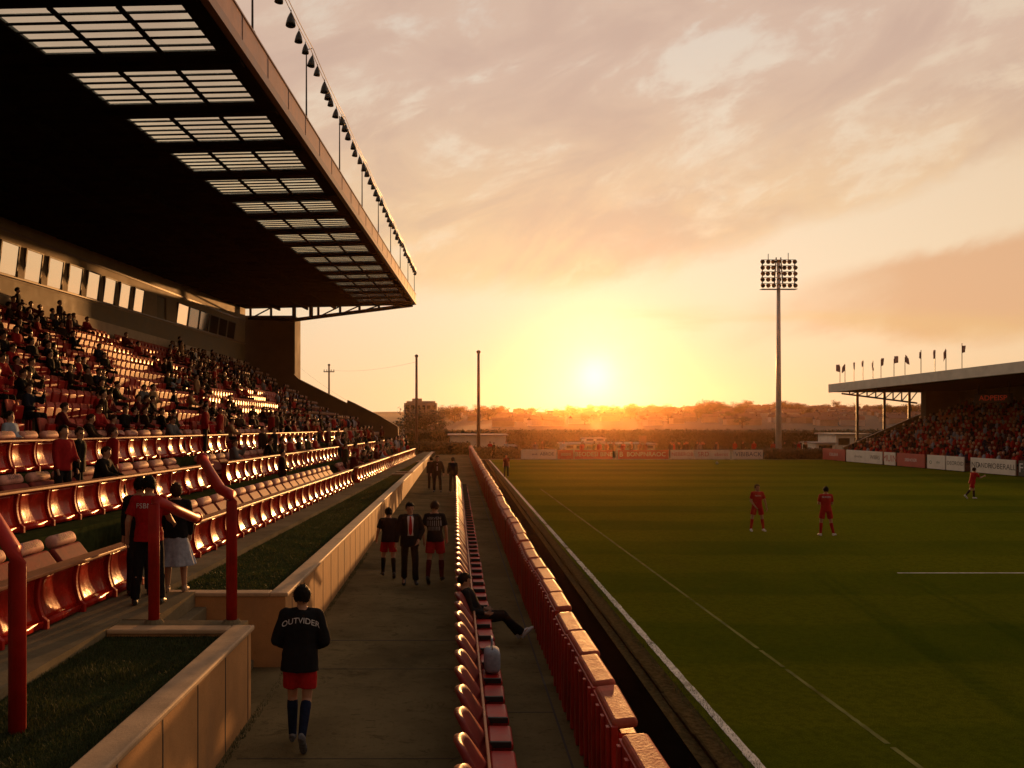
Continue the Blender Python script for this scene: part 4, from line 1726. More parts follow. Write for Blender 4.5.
# ------------------------------------------------------------------ spectators in the grandstand
TOPS = [('black coat', (.012, .010, .008)), ('dark brown jacket', (.035, .018, .010)), ('navy jacket', (.014, .016, .030)), ('dark olive coat', (.028, .030, .014)),
        ('red jacket', (.32, .015, .018)), ('maroon jumper', (.11, .012, .014)), ('grey jacket', (.13, .13, .14)), ('pale blue shirt', (.30, .36, .46)), ('tan coat', (.28, .17, .09))]
TW = [26, 20, 7, 9, 22, 16, 5, 3, 4]
poses = [SIT, dict(SIT, lean=14, armL=((-.1, .5, -.9), (.35, .8, -.2)), armR=((.1, .5, -.9), (-.35, .8, -.2)), head_pitch=-10),
         dict(SIT, lean=-8, head_yaw=30, armL=((-.3, .1, -1), (.6, .7, 0)), armR=((.3, .1, -1), (-.6, .7, .0))),
         dict(SIT, lean=6, twist=12, head_yaw=-25, armL=((-.3, .6, -.4), (.2, .4, .8)), armR=((.15, .3, -1), (-.2, .8, -.2)))]
stand_poses = [pose(h=1.74, armL=((-.2, .2, -1), (.4, .7, -.2)), armR=((.2, .1, -1), (.0, .3, -1))), pose(h=1.70, lean=5, twist=20, head_yaw=-20)]
protos = []
for i, P in enumerate(poses + stand_poses):
    kit = dict(top=('jacket' if i % 2 else 'long', tint_cloth), bottom=('trousers', dark_trouser), shoes=shoe_m, hair=hair_m if i % 2 == 0 else hair_b)
    parts = figure(P, kit, .026, fingers=False)
    # one joined mesh per prototype for the far seats, separate parts for the near ones
    allmb = MB()
    mats = []
    for nm, me in parts.items():
        for m in me.materials:
            if m not in mats:
                mats.append(m)
        base_i = [mats.index(m) for m in me.materials]
        o = len(allmb.v)
        allmb.v += [tuple(v.co) for v in me.vertices]
        allmb.f += [tuple(k + o for k in p.vertices) for p in me.polygons]
        allmb.mi += [base_i[p.material_index] for p in me.polygons]
    protos.append((parts, allmb.mesh('spectator', mats, True)))


def density(px, py):
    """how crowded the rows look in that part of the stand"""
    def blob(cx, cy, rx, ry):
        return ((px - cx) / rx) ** 2 + ((py - cy) / ry) ** 2 < 1
    if blob(45, 405, 45, 32) and not blob(70, 425, 26, 22):
        return .06
    if blob(122, 350, 45, 26) or blob(130, 375, 32, 18):
        return .05
    if blob(175, 405, 22, 16) or blob(240, 398, 45, 16):
        return .12
    if blob(20, 330, 60, 28) or blob(60, 360, 50, 30) or blob(5, 372, 30, 30):
        return .38
    if blob(75, 425, 30, 24) or blob(118, 420, 30, 22) or blob(100, 392, 22, 16):
        return .42
    if px > 125:
        return .58 if py < 380 or px > 255 else .42
    return .16


cands = []
for (Y, t_, h, k) in slots:
    p = S(Y, t_, h + .9)
    px, py = pix(p)
    if rnd.random() < density(px, py):
        cands.append((Y, t_, h, k, 0))
# people on the padded tiers
for t_, h in ((0.0, 0.0), (2.0, .73), (4.0, 1.46)):
    Y = 15.0
    while Y < 72:
        px, py = pix(S(Y, t_ + .6, h + .9))
        d = 0 if px < 0 else (.05 if px < 250 else (.45 if px < 330 else .72))
        if t_ == 0 and px < 345:
            d = 0
        if rnd.random() < d:
            cands.append((Y, t_ + .45, h, t_, rnd.random() < .35))
        Y += .55
for px_, t_, h, st in ((77, 2.75, .73, 1), (112, 2.85, .73, 1), (205, 3.9, 1.46, 1), (222, 4.9, 1.46, 1), (228, 4.7, 1.46, 0), (212, 5.0, 1.46, 0), (12, 4.9, 1.46, 0), (85, 4.9, 1.46, 0), (108, 4.8, 1.46, 0), (262, 2.9, .73, 1), (270, 2.7, .73, 0), (282, 1.0, 0, 1), (345, .7, 0, 1), (352, .7, 0, 0)):
    Y = F * (5.267 + t_) / (479 - px_)
    cands.append((Y, t_, h, 'x', st))
cands.sort(key=lambda c: c[0])
print('spectators', len(cands), 'seats', len(slots))
crowd_mb = MB()
crowd_mats = [black_cloth, MATS['maroon_cloth'], red_cloth, navy_cloth, dark_trouser, hair_m, skin_m, grey_cloth]
for i, (Y, t_, h, k, st) in enumerate(cands):
    M = SM(Y, t_, h)
    M = M @ Matrix.Translation((.0 if k in ('x',) or isinstance(k, float) else .12, rnd.uniform(-.05, .05), 0)) @ Matrix.Rotation(R(-90 + rnd.uniform(-25, 25)), 4, 'Z')
    if i < 285:
        ti = rnd.choices(range(len(TOPS)), TW)[0]
        pi = rnd.choice((4, 5)) if st else rnd.randrange(4)
        if not st and rnd.random() < .06 and k != 'x':
            pi = 4
        if k == 'x' and abs(pix(M.translation)[0] - 112) < 8 and st:
            ti = 4
        tn, tc_ = TOPS[ti]
        parts, joined = protos[pi]
        px, py = pix(M.translation)
        row = anchor(px)
        where = ({0.0: 'bottom tier', 2.0: 'middle tier', 4.0: 'upper tier', 'x': 'above a barrier'}.get(k) if not isinstance(k, int) or k in (0.0,) and not isinstance(k, int) else '%s row' % ordn[k])
        lab = 'spectator in %s %s, %s, %s' % (tn, ['sitting upright', 'leaning forward', 'turned aside', 'hand raised', 'standing', 'standing sideways'][pi], where, row)
        col = (*tc_, 1)
        g = 'spectators in the grandstand'
        if Y < 30:
            key = pi
            root = thing('spectator', lab, 'spectator', M=M, group=g)
            for nm, me in parts.items():
                o = link(nm, me, root)
                o.color = col
            root.color = col
        else:
            o = link('spectator', joined, label=lab, category='spectator', group=g)
            o.matrix_world = M
            o.color = col
        s = rnd.uniform(.93, 1.05)
    else:
        m = crowd_mb
        c = rnd.choice((0, 0, 0, 1, 3, 3, 2, 7))
        b = 0.0 if not st else .45
        m.ell((0, 0, .72 + b), .21, .14, .34, 8, 6, c, M)
        m.ell((0, .02, 1.17 + b), .085, .10, .12, 8, 6, 6, M)
        m.ell((0, -.015, 1.20 + b), .092, .10, .115, 8, 6, 5, M)
        m.box(-.17, .17, 0, .45, .38, .54, 4, M)
        m.ell((.24, .10, .70 + b), .06, .08, .24, 6, 5, c, M)
        m.ell((-.24, .10, .70 + b), .06, .08, .24, 6, 5, c, M)
        m.box(-.17, .17, .36, .48, .0, .40, 4, M)
if crowd_mb.v:
    crowd_mb.build('far_crowd', crowd_mats, smooth=True, kind='stuff', label='distant spectators massed in the far end of the grandstand', category='crowd')

# ------------------------------------------------------------------ right hand stand
A0, A1 = Vector((36.0, 88.0, PZ)), Vector((41.2, 47.8, PZ))
ud = (A1 - A0).normalized()                    # from the far end towards the camera
vd = Vector((-ud.y, ud.x, 0)).normalized()     # away from the pitch
if vd.x < 0:
    vd = -vd


def RS(u, t, h):
    return A0 + ud * u + vd * t + Vector((0, 0, h))


def rslab(mb, ua, ub, t0, t1, h0, h1, mi=0, h0b=None, h1b=None):
    h0b = h0 if h0b is None else h0b
    h1b = h1 if h1b is None else h1b
    mb.hexa([RS(ua, t0, h0), RS(ub, t0, h0b), RS(ua, t1, h0), RS(ub, t1, h0b), RS(ua, t0, h1), RS(ub, t0, h1b), RS(ua, t1, h1), RS(ub, t1, h1b)], mi)


rs = thing('stand', 'low red seated stand with a white edged flat roof on the far right', 'grandstand', A0)


def rpart(mb, nm, m, parent=None, **k):
    mb.v = [tuple(Vector(v) - A0) for v in mb.v]
    return mb.build(nm, m, parent or rs, **k)


UE = 38.0
mb = MB()
for k in range(14):
    rslab(mb, 2.0 + .18 * k, UE, 1.0 + .8 * k, 1.8 + .8 * k, -.1, .35 + .33 * k)
rpart(mb, 'terrace', [mat('red_brown_terrace', (.12, .03, .022), .8)])
mb = MB()
rslab(mb, 3, UE, 12.2, 12.5, 0, 7.0)
rpart(mb, 'back_wall', [mat('ochre_wall', (.20, .15, .07), .8, .15, 1)])
mb = MB()
rslab(mb, 2.2, 3.0, 8.8, 12.5, 0, 6.70)
rpart(mb, 'end_wall', [pier_m])
mb = MB()
slope = .027
rslab(mb, 1.2, UE, .1, 12.8, 6.62, 6.9, 0, 6.62 + slope * UE, 6.9 + slope * UE)
rf = rpart(mb, 'roof', [roof_m])
mb = MB()
rslab(mb, 1.1, UE, -.1, .098, 6.55, 7.35, 0, 6.55 + slope * UE, 7.35 + slope * UE)
rslab(mb, 1.1, 1.198, .1, 12.8, 6.58, 7.37)
rpart(mb, 'fascia', [white_m], rf, bevel=.02)
mb = MB()
for t_ in (2.6, 5.4, 8.0):
    mb.tube([RS(1.6, t_, 0), RS(1.6, t_, 6.62)], .13, 10)
for t_ in (2.6, 5.4, 8.0):
    pass
rpart(mb, 'column', [dark_m])
mb = MB()
mb.tube([RS(1.6, 1.0, 6.45), RS(1.6, 8.8, 5.55)], .09, 6)
for t_ in (1.8, 2.6, 3.6, 4.5, 5.4, 6.3, 7.2, 8.0):
    hb = 6.45 - .9 * (t_ - 1) / 7.8
    mb.tube([RS(1.6, t_, hb), RS(1.6, t_, 6.62)], .07, 6)
    mb.tube([RS(1.6, t_, hb), RS(1.6, t_ + .8, 6.6)], .05, 6)
rpart(mb, 'roof_truss', [dark_m], rf)
mb = MB()
poly = [(1.0, -.2), (1.0, 1.3), (12.0, 5.7), (12.0, -.2)]
mb.add([RS(1.7, a, b) for a, b in poly] + [RS(1.95, a, b) for a, b in poly], [(0, 1, 2, 3), (7, 6, 5, 4)] + [(i, i + 4, (i + 1) % 4 + 4, (i + 1) % 4) for i in range(4)])
rpart(mb, 'side_wall', [olive_m])
# lit sign
sg_ = thing('sign', 'dark sign box with red lit letters hanging under the right stand roof', 'sign', RS(14.2, 7.0, 5.75))
mb = MB()
mb.box(-1.5, 1.5, -.10, .10, -.40, .40)
q = mb.build('box', dark_m, sg_)
sg_.rotation_euler = (0, 0, math.atan2(-ud.y, -ud.x) - math.pi + R(28))
tmb = MB().merge(text_mb('ADPEISP', .60), Matrix.Translation((0, -.108, 0)) @ Matrix.Rotation(R(90), 4, 'X'))
tmb.build('lettering', mat('lit_letters', (.55, .05, .02), .5, emit=.16), sg_)
mb = MB()
mb.tube([(-1.2, 0, .40), (-1.2, 0, 1.3)], .04, 6)
mb.tube([(1.2, 0, .40), (1.2, 0, 1.3)], .04, 6)
mb.build('hanger', dark_m, sg_)
# crowd and seats there read as one mass
mb = MB()
for k in range(14):
    for i in range(72):
        u = 2.3 + .18 * k + i * .5
        if u > UE - .5:
            break
        t_, h = 1.4 + .8 * k, .35 + .33 * k
        p = RS(u + rnd.uniform(-.1, .1), t_, h)
        M = Matrix.Translation(p)
        c = rnd.choice((0, 0, 0, 0, 1, 1, 2, 3, 4, 5))
        if rnd.random() < .12:
            mb.ell((0, 0, .62), .22, .08, .22, 6, 4, 0, M)
            continue
        z = rnd.uniform(-.08, .10)
        mb.ell((0, 0, .66 + z), .20, .15, .36, 7, 5, c, M)
        mb.ell((0, 0, 1.12 + z), .10, .11, .13, 7, 5, rnd.choice((6, 6, 2)), M)
        mb.box(-.16, .16, -.40, 0, .30, .48, 2, M)
mb.build('stand_crowd', [red_cloth, MATS['maroon_cloth'], black_cloth, navy_cloth, mat('orange_cloth', (.40, .10, .04), .8), grey_cloth, skin_m], smooth=True, kind='stuff',
         label='dense crowd mostly in red filling the right hand stand', category='crowd')
# flags on its roof
fl_me = []
for v_ in range(3):
    mb = MB()
    n = 9
    w, hgt = .42, .70
    a, b = [], []
    for i in range(n):
        s = i / (n - 1)
        for k in range(6):
            z = k / 5
            x = s * w * (1 - .25 * v_) + .02
            yy = .10 * math.sin(7 * s + v_ * 2 + z * 2) * s
            zz = -hgt * z * (1 - .12 * s) - .35 * s * (v_ % 2)
            a.append((x, yy, zz))
            b.append((x, yy + .008, zz))
    o = n * 6
    fs = []
    for i in range(n - 1):
        for k in range(5):
            p = i * 6 + k
            fs += [(p, p + 6, p + 7, p + 1), (p + 1 + o, p + 7 + o, p + 6 + o, p + o)]
        fs += [(i * 6, i * 6 + o, i * 6 + 6 + o, i * 6 + 6), (i * 6 + 5, i * 6 + 11, i * 6 + 11 + o, i * 6 + 5 + o)]
    for i in (0, n - 1):
        for k in range(5):
            fs.append((i * 6 + k, i * 6 + k + 1, i * 6 + k + 1 + o, i * 6 + k + o))
    mb.add(a + b, fs)
    fl_me.append(mb.mesh('cloth', flag_m, True))
mbp = MB()
mbp.tube([(0, 0, 0), (0, 0, 1.75)], .028, 6)
fp_me = mbp.mesh('pole', dark_m)
flag_px = (840, 845, 854, 863, 873, 881, 894, 905, 921, 935, 946, 962)
for i, px in enumerate(flag_px):
    # where that sight line meets the roof edge
    k = (px - VX) / F
    u = (k * A0.y - A0.x) / (ud.x - k * ud.y)
    b = RS(u, .0, 7.35 + slope * u)
    root = thing('flag', 'small dark red flag on a thin pole on the right stand roof', 'flag', b, rnd.choice((0, .5, 2.6, 3.0, -.4, 1.2)), 'flags along the right stand roof')
    link('pole', fp_me, root).scale = (1, 1, rnd.uniform(.85, 1.1))
    link('cloth', fl_me[i % 3], root, (0, 0, 1.72)).scale = (rnd.uniform(.5, 1.0), 1, rnd.uniform(.7, 1.1))


# advertising boards
def board(label, P0, P1, h, back, ink, words, size, group):
    d = P1 - P0
    L = d.length
    root = thing('advertising_board', label, 'board', P0, math.atan2(d.y, d.x), group)
    mb = MB()
    mb.box(0, L - .06, -.04, .04, .06, h)
    mb.build('panel', back, root, bevel=.01)
    mb = MB()
    for x in (.3, L / 2, L - .36):
        mb.box(x - .03, x + .03, .041, .30, 0, h * .8)
    mb.build('leg', dark_m, root)
    for wd, fx, sz in words:
        t = MB().merge(text_mb(wd, sz), Matrix.Translation((L * fx, -.046, h * .53)) @ Matrix.Rotation(R(90), 4, 'X'))
        t.build('lettering', ink, root)


YB = 89.0
zb = PZ


def bx(px):
    return Vector(((px - VX) * YB / F, YB, zb))


gA = 'boards behind the far goal line'
board('white far board with a small dark emblem, leftmost behind the goal line', bx(521), bx(557), 1.0, white_board, navy_ink, [('sevb', .38, .30), ('ABRDE', .72, .45)], .5, gA)
board('dark red far board with three lines of pale writing', bx(557.5), bx(574), .95, red_board, white_ink, [('SESDIS', .5, .34)], .4, gA)
board('dark red far board with large pale writing', bx(574.5), bx(613), .95, red_board, white_ink, [('BEODESI BINE', .5, .60)], .5, gA)
board('dark red far board with pale writing right of the longest one', bx(618), bx(669), .95, red_board, white_ink, [('B', .06, .7), ('BONPNRAOC', .55, .62)], .5, gA)
board('white far board with red writing', bx(670.5), bx(694), .95, white_board, red_ink, [('NEBEROB', .5, .5)], .5, gA)
board('white and pink far board with a red emblem', bx(694.5), bx(730), .95, white_board, red_ink, [('SRD', .25, .62), ('eberot', .75, .5)], .5, gA)
board('white far board with big navy letters, rightmost behind the goal line', bx(733), bx(763.5), .95, white_board, navy_ink, [('VIBIBACK', .5, .62)], .5, gA)
gB = 'boards in front of the right stand'


def rb_(px):
    k = (px - VX) / F
    u = (k * A0.y - A0.x) / (ud.x - k * ud.y)
    return RS(u, 0.0, 0)


for px0, px1, back, ink, wd, lab in (
    (823, 845.5, red_board, white_ink, [('ESBLEAR', .5, .40)], 'red board with pale writing, farthest along the right stand'),
    (846.5, 883, white_board, black_ink, [('abnorleo', .35, .34), ('WIBRS', .80, .5)], 'long white board with dark writing left of the mascots'),
    (884.5, 896, white_board, red_ink, [('MUIN', .5, .8)], 'short board with red and white stripes'),
    (897.5, 925.5, red_board, white_ink, [('SEBHOIER', .5, .36)], 'red board with pale writing, middle of the right stand'),
    (927.5, 946, white_board, mat('green_ink', (.06, .16, .12), .5), [('o', .2, .6), ('abe', .6, .3)], 'white board with a small green emblem'),
    (946.5, 965, white_board, black_ink, [('DEOROID', .5, .42)], 'white board with dark striped writing'),
    (971, 1016.5, white_board, black_ink, [('ND', .12, .6), ('ANDR', .32, .5), ('HOBERALL', .7, .56)], 'widest white board with dark writing near the right edge'),
    (1019, 1046, mat('dark_green_board', (.02, .035, .03), .5), white_ink, [('F', .10, .9), ('LEGA', .5, .6)], 'dark board with white letters at the right edge')):
    board(lab, rb_(px0), rb_(px1), 1.15, back, ink, wd, .5, gB)

# ------------------------------------------------------------------ floodlight and poles
fY = 100.0
fb = at(778.5, 0, fY)
fb.z = PZ
top_z = at(778, 262, fY).z
fr = thing('floodlight', 'tall stadium floodlight mast with a square bank of round lamps', 'floodlight', fb)
mb = MB()
mb.tube([(0, 0, 0), (0, 0, top_z - PZ + .2)], [.34, .17], 14)
mb.tube([(0, 0, 0), (0, 0, .5)], [.7, .7], 14)
mb.build('mast', mat('painted_mast', (.52, .48, .46), .5, .12, 1), fr, True)
mb = MB()
zt_ = top_z - PZ
cell = 5.4 / 900 * fY
for r in range(5):
    z = zt_ - r * cell * 1.1
    mb.box(-3.2 * cell, 3.2 * cell, -.05, .05, z + .22, z + .27)
for c in (-3, 3):
    mb.box(c * cell - .04, c * cell + .04, -.05, .05, zt_ - 4.4 * cell - .2, zt_ + .27)
mb.box(-3.3 * cell, 3.3 * cell, -.4, .4, zt_ - 5.1 * cell, zt_ - 5.03 * cell)
mb.tube([(-.5, 0, zt_ - 4.6 * cell), (-.25, 0, zt_ + .5)], .07, 6)
mb.tube([(.5, 0, zt_ - 4.6 * cell), (.25, 0, zt_ + .5)], .07, 6)
mb.tube([(-1.9 * cell, 0, zt_ + .2), (-1.9 * cell, 0, zt_ + .9)], .04, 6)
mb.tube([(1.8 * cell, 0, zt_ + .2), (1.8 * cell, 0, zt_ + 1.0)], .04, 6)
mb.build('lamp_frame', dark_m, fr)
lm = MB()
lm.loft([[(r * math.cos(2 * math.pi * k / 12), y_, r * math.sin(2 * math.pi * k / 12)) for k in range(12)] for r, y_ in ((.10, .28), (.2, .2), (.235, .0), (.235, -.06), (.20, -.05))])
lme = lm.mesh('lamp', dark_m, True)
for r in range(5):
    for c in range(-3, 4):
        o = link('lamp', lme, fr, (c * cell + rnd.uniform(-.04, .04), -.12, zt_ - r * cell * 1.1))
        o.rotation_euler = (R(18), 0, 0)


def slim_pole(px, ytop, ybase, Y, r, label, arm=0.0):
    b = at(px, ybase, Y)
    b.z = PZ
    mb = MB()
    H = at(px, ytop, Y).z - PZ
    mb.tube([(0, 0, 0), (0, 0, H)], [r * 1.25, r * .8], 10)
    mb.ell((0, 0, H), r * 1.4, r * 1.4, r * 1.2, 8, 6)
    if arm:
        mb.box(-arm, arm, -.06, .06, H - 1.2, H - 1.05)
        for q in (-.9, -.4, .4, .9):
            mb.tube([(q * arm, 0, H - 1.05), (q * arm, 0, H - .75)], .06, 6)
    mb.build('pole', mat('brown_pole', (.10, .06, .04), .6), loc=b, smooth=True, label=label, category='pole')


slim_pole(478.5, 352, 455, 92, .16, 'slim bare pole standing alone near the far end of the path')
slim_pole(416.5, 356, 440, 100, .15, 'slim bare pole in front of the round tree at the left')
slim_pole(329, 365, 420, 150, .16, 'wooden telegraph pole with cross arm behind the grandstand side wall', .9)
mb = MB()
p0, p1 = at(329, 370, 150), at(416, 362, 100)
mb.tube([p0.lerp(p1, i / 10) - Vector((0, 0, .5 * 4 * i / 10 * (1 - i / 10))) for i in range(11)], .010, 5)
p0, p1 = at(293, 362, 160), at(395, 424, 150)
mb.tube([p0.lerp(p1, i / 10) - Vector((0, 0, 1.0 * 4 * i / 10 * (1 - i / 10))) for i in range(11)], .010, 5)
mb.build('overhead_wire', dark_m, label='thin overhead wires from the telegraph pole', category='wire')


# ------------------------------------------------------------------ vegetation
def leafball(mb, c, rx, ry, rz, n, size, mi=0, rng=rnd):
    for i in range(n):
        d = Vector((rng.gauss(0, 1), rng.gauss(0, 1), rng.gauss(0, 1))).normalized() * rng.random() ** .45
        p = Vector((c[0] + d.x * rx, c[1] + d.y * ry, c[2] + d.z * rz))
        a = Vector((rng.gauss(0, 1), rng.gauss(0, 1), rng.gauss(0, 1))).normalized()
        b = a.orthogonal().normalized()
        s = size * rng.uniform(.6, 1.4)
        mb.add([p - a * s, p + b * s * .6, p + a * s, p - b * s * .6], [(0, 1, 2, 3)], mi)


def tree_meshes(H, W, seed, bare=False):
    rg = random.Random(seed)
    tr_ = MB()
    tr_.tube([(0, 0, 0), (W * .02, 0, H * .3), (-W * .02, 0, H * .62), (0, 0, H * .9)], [W * .05, W * .038, W * .02, W * .006], 8)
    cr = MB()
    for i in range(14 if not bare else 18):
        a = rg.uniform(0, 6.28)
        z0 = H * rg.uniform(.28, .7)
        r = W * rg.uniform(.22, .48)
        e = Vector((math.cos(a) * r, math.sin(a) * r, z0 + H * rg.uniform(.05, .28)))
        tr_.tube([(0, 0, z0), e * .55 + Vector((0, 0, z0 * .42)), e], [W * .018, W * .011, W * .005], 5)
        k = W * rg.uniform(.13, .22)
        leafball(cr, e, k * 1.15, k * 1.15, k * .85, 36 if bare else 95, W * (.016 if bare else .024), 0, rg)
    if not bare:
        leafball(cr, (0, 0, H * .68), W * .30, W * .30, H * .26, 240, W * .026, 0, rg)
    return tr_.mesh('trunk', bark_m), cr.mesh('crown', leaf_m)


tms = [tree_meshes(8, 7.5, 1), tree_meshes(8, 6, 2), tree_meshes(8, 6.5, 3, True), tree_meshes(8, 9, 4)]


def tree(px, ytop, Y, kind, label, group=None, base=None, k=1.0):
    zb_ = PZ if base is None else base
    H = at(px, ytop, Y).z - zb_
    b = at(px, 418, Y)
    b.z = zb_
    root = thing('tree', label, 'tree', b, rnd.uniform(0, 6.28), group)
    s = H / 8.3
    link('trunk', tms[kind][0], root)
    link('crown', tms[kind][1], root)
    root.scale = (s * k, s * k, s)


tree(425, 403, 135, 0, 'big round dark tree beside the pale block at the far left', k=1.35)
tree(410, 413, 132, 3, 'lower dark tree left of the big round one', k=1.2)
tree(440, 417, 138, 1, 'small dark tree right of the big round one', k=1.1)


# hills and town
def hill_z(x, Y):
    px = VX + F * x / Y
    t = min(1, max(0, (Y - 220) / 430))
    crest = 411 - 4.0 * math.exp(-((px - 770) / 130) ** 2) - 2.0 * math.exp(-((px - 980) / 120) ** 2)
    z_end = CH + (418 - crest - 1.5) * 650 / F
    return PZ - .05 + (z_end - PZ) * (t ** .9) + .35 * noise.noise(Vector((x * .012, Y * .012, 0))) * t * 3


mb = MB()
nx, ny = 70, 22
P = []
for j in range(ny + 1):
    Y = 215 + 500 * j / ny
    for i in range(nx + 1):
        x = -330 + 1000 * i / nx
        z = hill_z(x, min(Y, 650))
        if Y > 650:
            z -= (Y - 650) * .05
        P.append((x, Y, z))
mb.add(P, [(j * (nx + 1) + i, j * (nx + 1) + i + 1, (j + 1) * (nx + 1) + i + 1, (j + 1) * (nx + 1) + i) for j in range(ny) for i in range(nx)])
mb.build('hills', hill_m, smooth=True, **struct)
hg = 'trees on the far hill'
for i in range(95):
    Y = rnd.uniform(330, 645)
    px = rnd.uniform(430, 1000)
    x = (px - VX) * Y / F
    z = hill_z(x, Y)
    H = rnd.uniform(5, 9) * (1.25 if 690 < px < 770 else 1)
    root = thing('tree', 'small far tree on the hazy hillside', 'tree', (x, Y, z - H * .25), rnd.uniform(0, 6), hg)
    kd = rnd.choice((0, 1, 2, 3))
    link('trunk', tms[kd][0], root)
    link('crown', tms[kd][1], root)
    s = H / 8.3
    root.scale = (s * rnd.uniform(1, 1.5), s * rnd.uniform(1, 1.5), s)
for i in range(44):                            # skyline trees
    px = 470 + i * 12.4 + rnd.uniform(-5, 5)
    Y = 640
    x = (px - VX) * Y / F
    z = hill_z(x, Y)
    kd = rnd.choice((0, 2, 2, 1, 3))
    H = rnd.uniform(3.5, 7.5) * (1.3 if 690 < px < 770 or rnd.random() < .15 else 1)
    root = thing('tree', 'far tree on the skyline of the hill', 'tree', (x, Y, z - H * .42), rnd.uniform(0, 6), hg)
    link('trunk', tms[kd][0], root)
    link('crown', tms[kd][1], root)
    s = H / 8.3
    root.scale = (s * 1.5, s * 1.5, s)
for px, yt, Y, kd in ((668, 409, 300, 1), (705, 406, 320, 0), (742, 414, 260, 0), (729, 410, 330, 3), (690, 409, 340, 3), (638, 417, 300, 2), (570, 413, 330, 2), (585, 414, 300, 1)):
    b = hill_z((px - VX) * Y / F, Y)
    tree(px, yt, Y, kd, 'hazy broad tree in the middle distance below the sun', 'middle distance trees', base=b - .3, k=1.3)
# houses
hm_ = []
for v_ in range(3):
    mb = MB()
    L, W, H = 8 + 3 * v_, 6, 4.2
    mb.box(-L / 2, L / 2, -W / 2, W / 2, -1.5, H, 0)
    mb.prism([(-W / 2 - .4, H + .01), (W / 2 + .4, H + .01), (0, H + 2.2)], 'x', -L / 2 - .3, L / 2 + .3, 1)
    mb.box(L / 4, L / 4 + .7, -.35, .35, H + 1, H + 3.0, 1)
    for q in range(0):
        x = -L / 2 + 1.2 + q * 2.4
        mb.box(x, x + 1.1, -W / 2 - .02, -W / 2 + .02, 2.4, 3.5, 2)
        mb.box(x, x + 1.1, -W / 2 - .02, -W / 2 + .02, .4, 1.6, 2)
    hm_.append(mb.mesh('house', [house_m, tile_m, dark_glass]))
for i in range(230):
    Y = rnd.uniform(280, 630)
    px = rnd.uniform(455, 640) if rnd.random() < .22 else rnd.uniform(640, 960)
    x = (px - VX) * Y / F
    o = link('house', hm_[rnd.randrange(3)], loc=(x, Y, hill_z(x, Y) - .3), label='tiny pale house with a tiled roof on the far hillside', category='house', group='houses on the far hillside')
    o.rotation_euler = (0, 0, rnd.uniform(-.5, .5))
    o.scale = (.5, .5, .5)
    o.color = rnd.choice(((1, 1, 1, 1), (1.2, 1.2, 1.25, 1), (.7, .6, .5, 1), (.9, .75, .65, 1)))

# hedges
mb = MB()
hY = 118.0


def hedge_run(mb, px0, px1, ytop, Y, depth, n, size):
    a, b = at(px0, ytop, Y), at(px1, ytop, Y)
    H = a.z - PZ
    mb.box(a.x, b.x, Y - depth / 2 + .25, Y + depth / 2 - .25, PZ - .05, a.z - .25)
    for i in range(n):
        x = rnd.uniform(a.x, b.x)
        on_top = rnd.random() < .3
        y_ = Y + rnd.uniform(-depth / 2, depth / 2) if on_top else Y - depth / 2 + rnd.uniform(-.12, .3)
        z = a.z + rnd.gauss(-.12, .12) if on_top else PZ + rnd.random() * H
        c = Vector((x, y_, z))
        u = Vector((rnd.gauss(0, 1), rnd.gauss(0, 1), rnd.gauss(0, 1))).normalized()
        w = u.orthogonal().normalized()
        s = size * rnd.uniform(.6, 1.4)
        mb.add([c - u * s, c + w * s * .7, c + u * s, c - w * s * .7], [(0, 1, 2, 3)])


hedge_run(mb, 405, 905, 430.5, hY, 2.4, 12000, .16)
mb.build('hedge', hedge_m, label='long straight clipped dark hedge across the far end of the ground', category='hedge')
mb = MB()
hedge_run(mb, 416, 470, 443, 90.5, 2.0, 3500, .12)
mb.build('hedge', hedge_m, label='low ragged hedge at the end of the path', category='hedge')
mb = MB()
hedge_run(mb, 473, 521, 448, 91.5, 1.6, 3000, .12)
mb.build('hedge', hedge_m, label='low hedge between the slim pole and the white board', category='hedge')
mb = MB()
hedge_run(mb, 762, 822, 449.5, 91.0, 2.0, 4000, .12)
mb.build('hedge', hedge_m, label='low dark hedge behind the boards at the foot of the floodlight', category='hedge')


# far buildings
def flat_building(name, label, px0, px1, ytop, Y, depth, roof_over=.25, windows=0, door=False, base=None):
    a, b = at(px0, ytop, Y), at(px1, ytop, Y)
    z0 = PZ if base is None else base
    W, H = b.x - a.x, a.z - z0
    root = thing(name, label, 'building', (a.x, Y, z0))
    mb = MB()
    mb.box(0, W, 0, depth, 0, H - .15)
    mb.build('wall', white_m, root)
    mb = MB()
    mb.box(-roof_over, W + roof_over, -roof_over, depth + roof_over, H - .148, H)
    mb.build('roof', mat('felt_roof', (.30, .27, .24), .8), root)
    for i in range(windows):
        x = W * (i + .5) / windows
        mb = MB()
        w = min(.9, W / windows * .35)
        mb.box(x - w, x + w, -.03, .03, H * .45, H * .78)
        mb.build('window', dark_glass, root)
    if door:
        mb = MB()
        mb.box(W * .82, W * .82 + .9, -.03, .03, 0.02, 2.0)
        mb.build('door', frame_m, root)
    return root


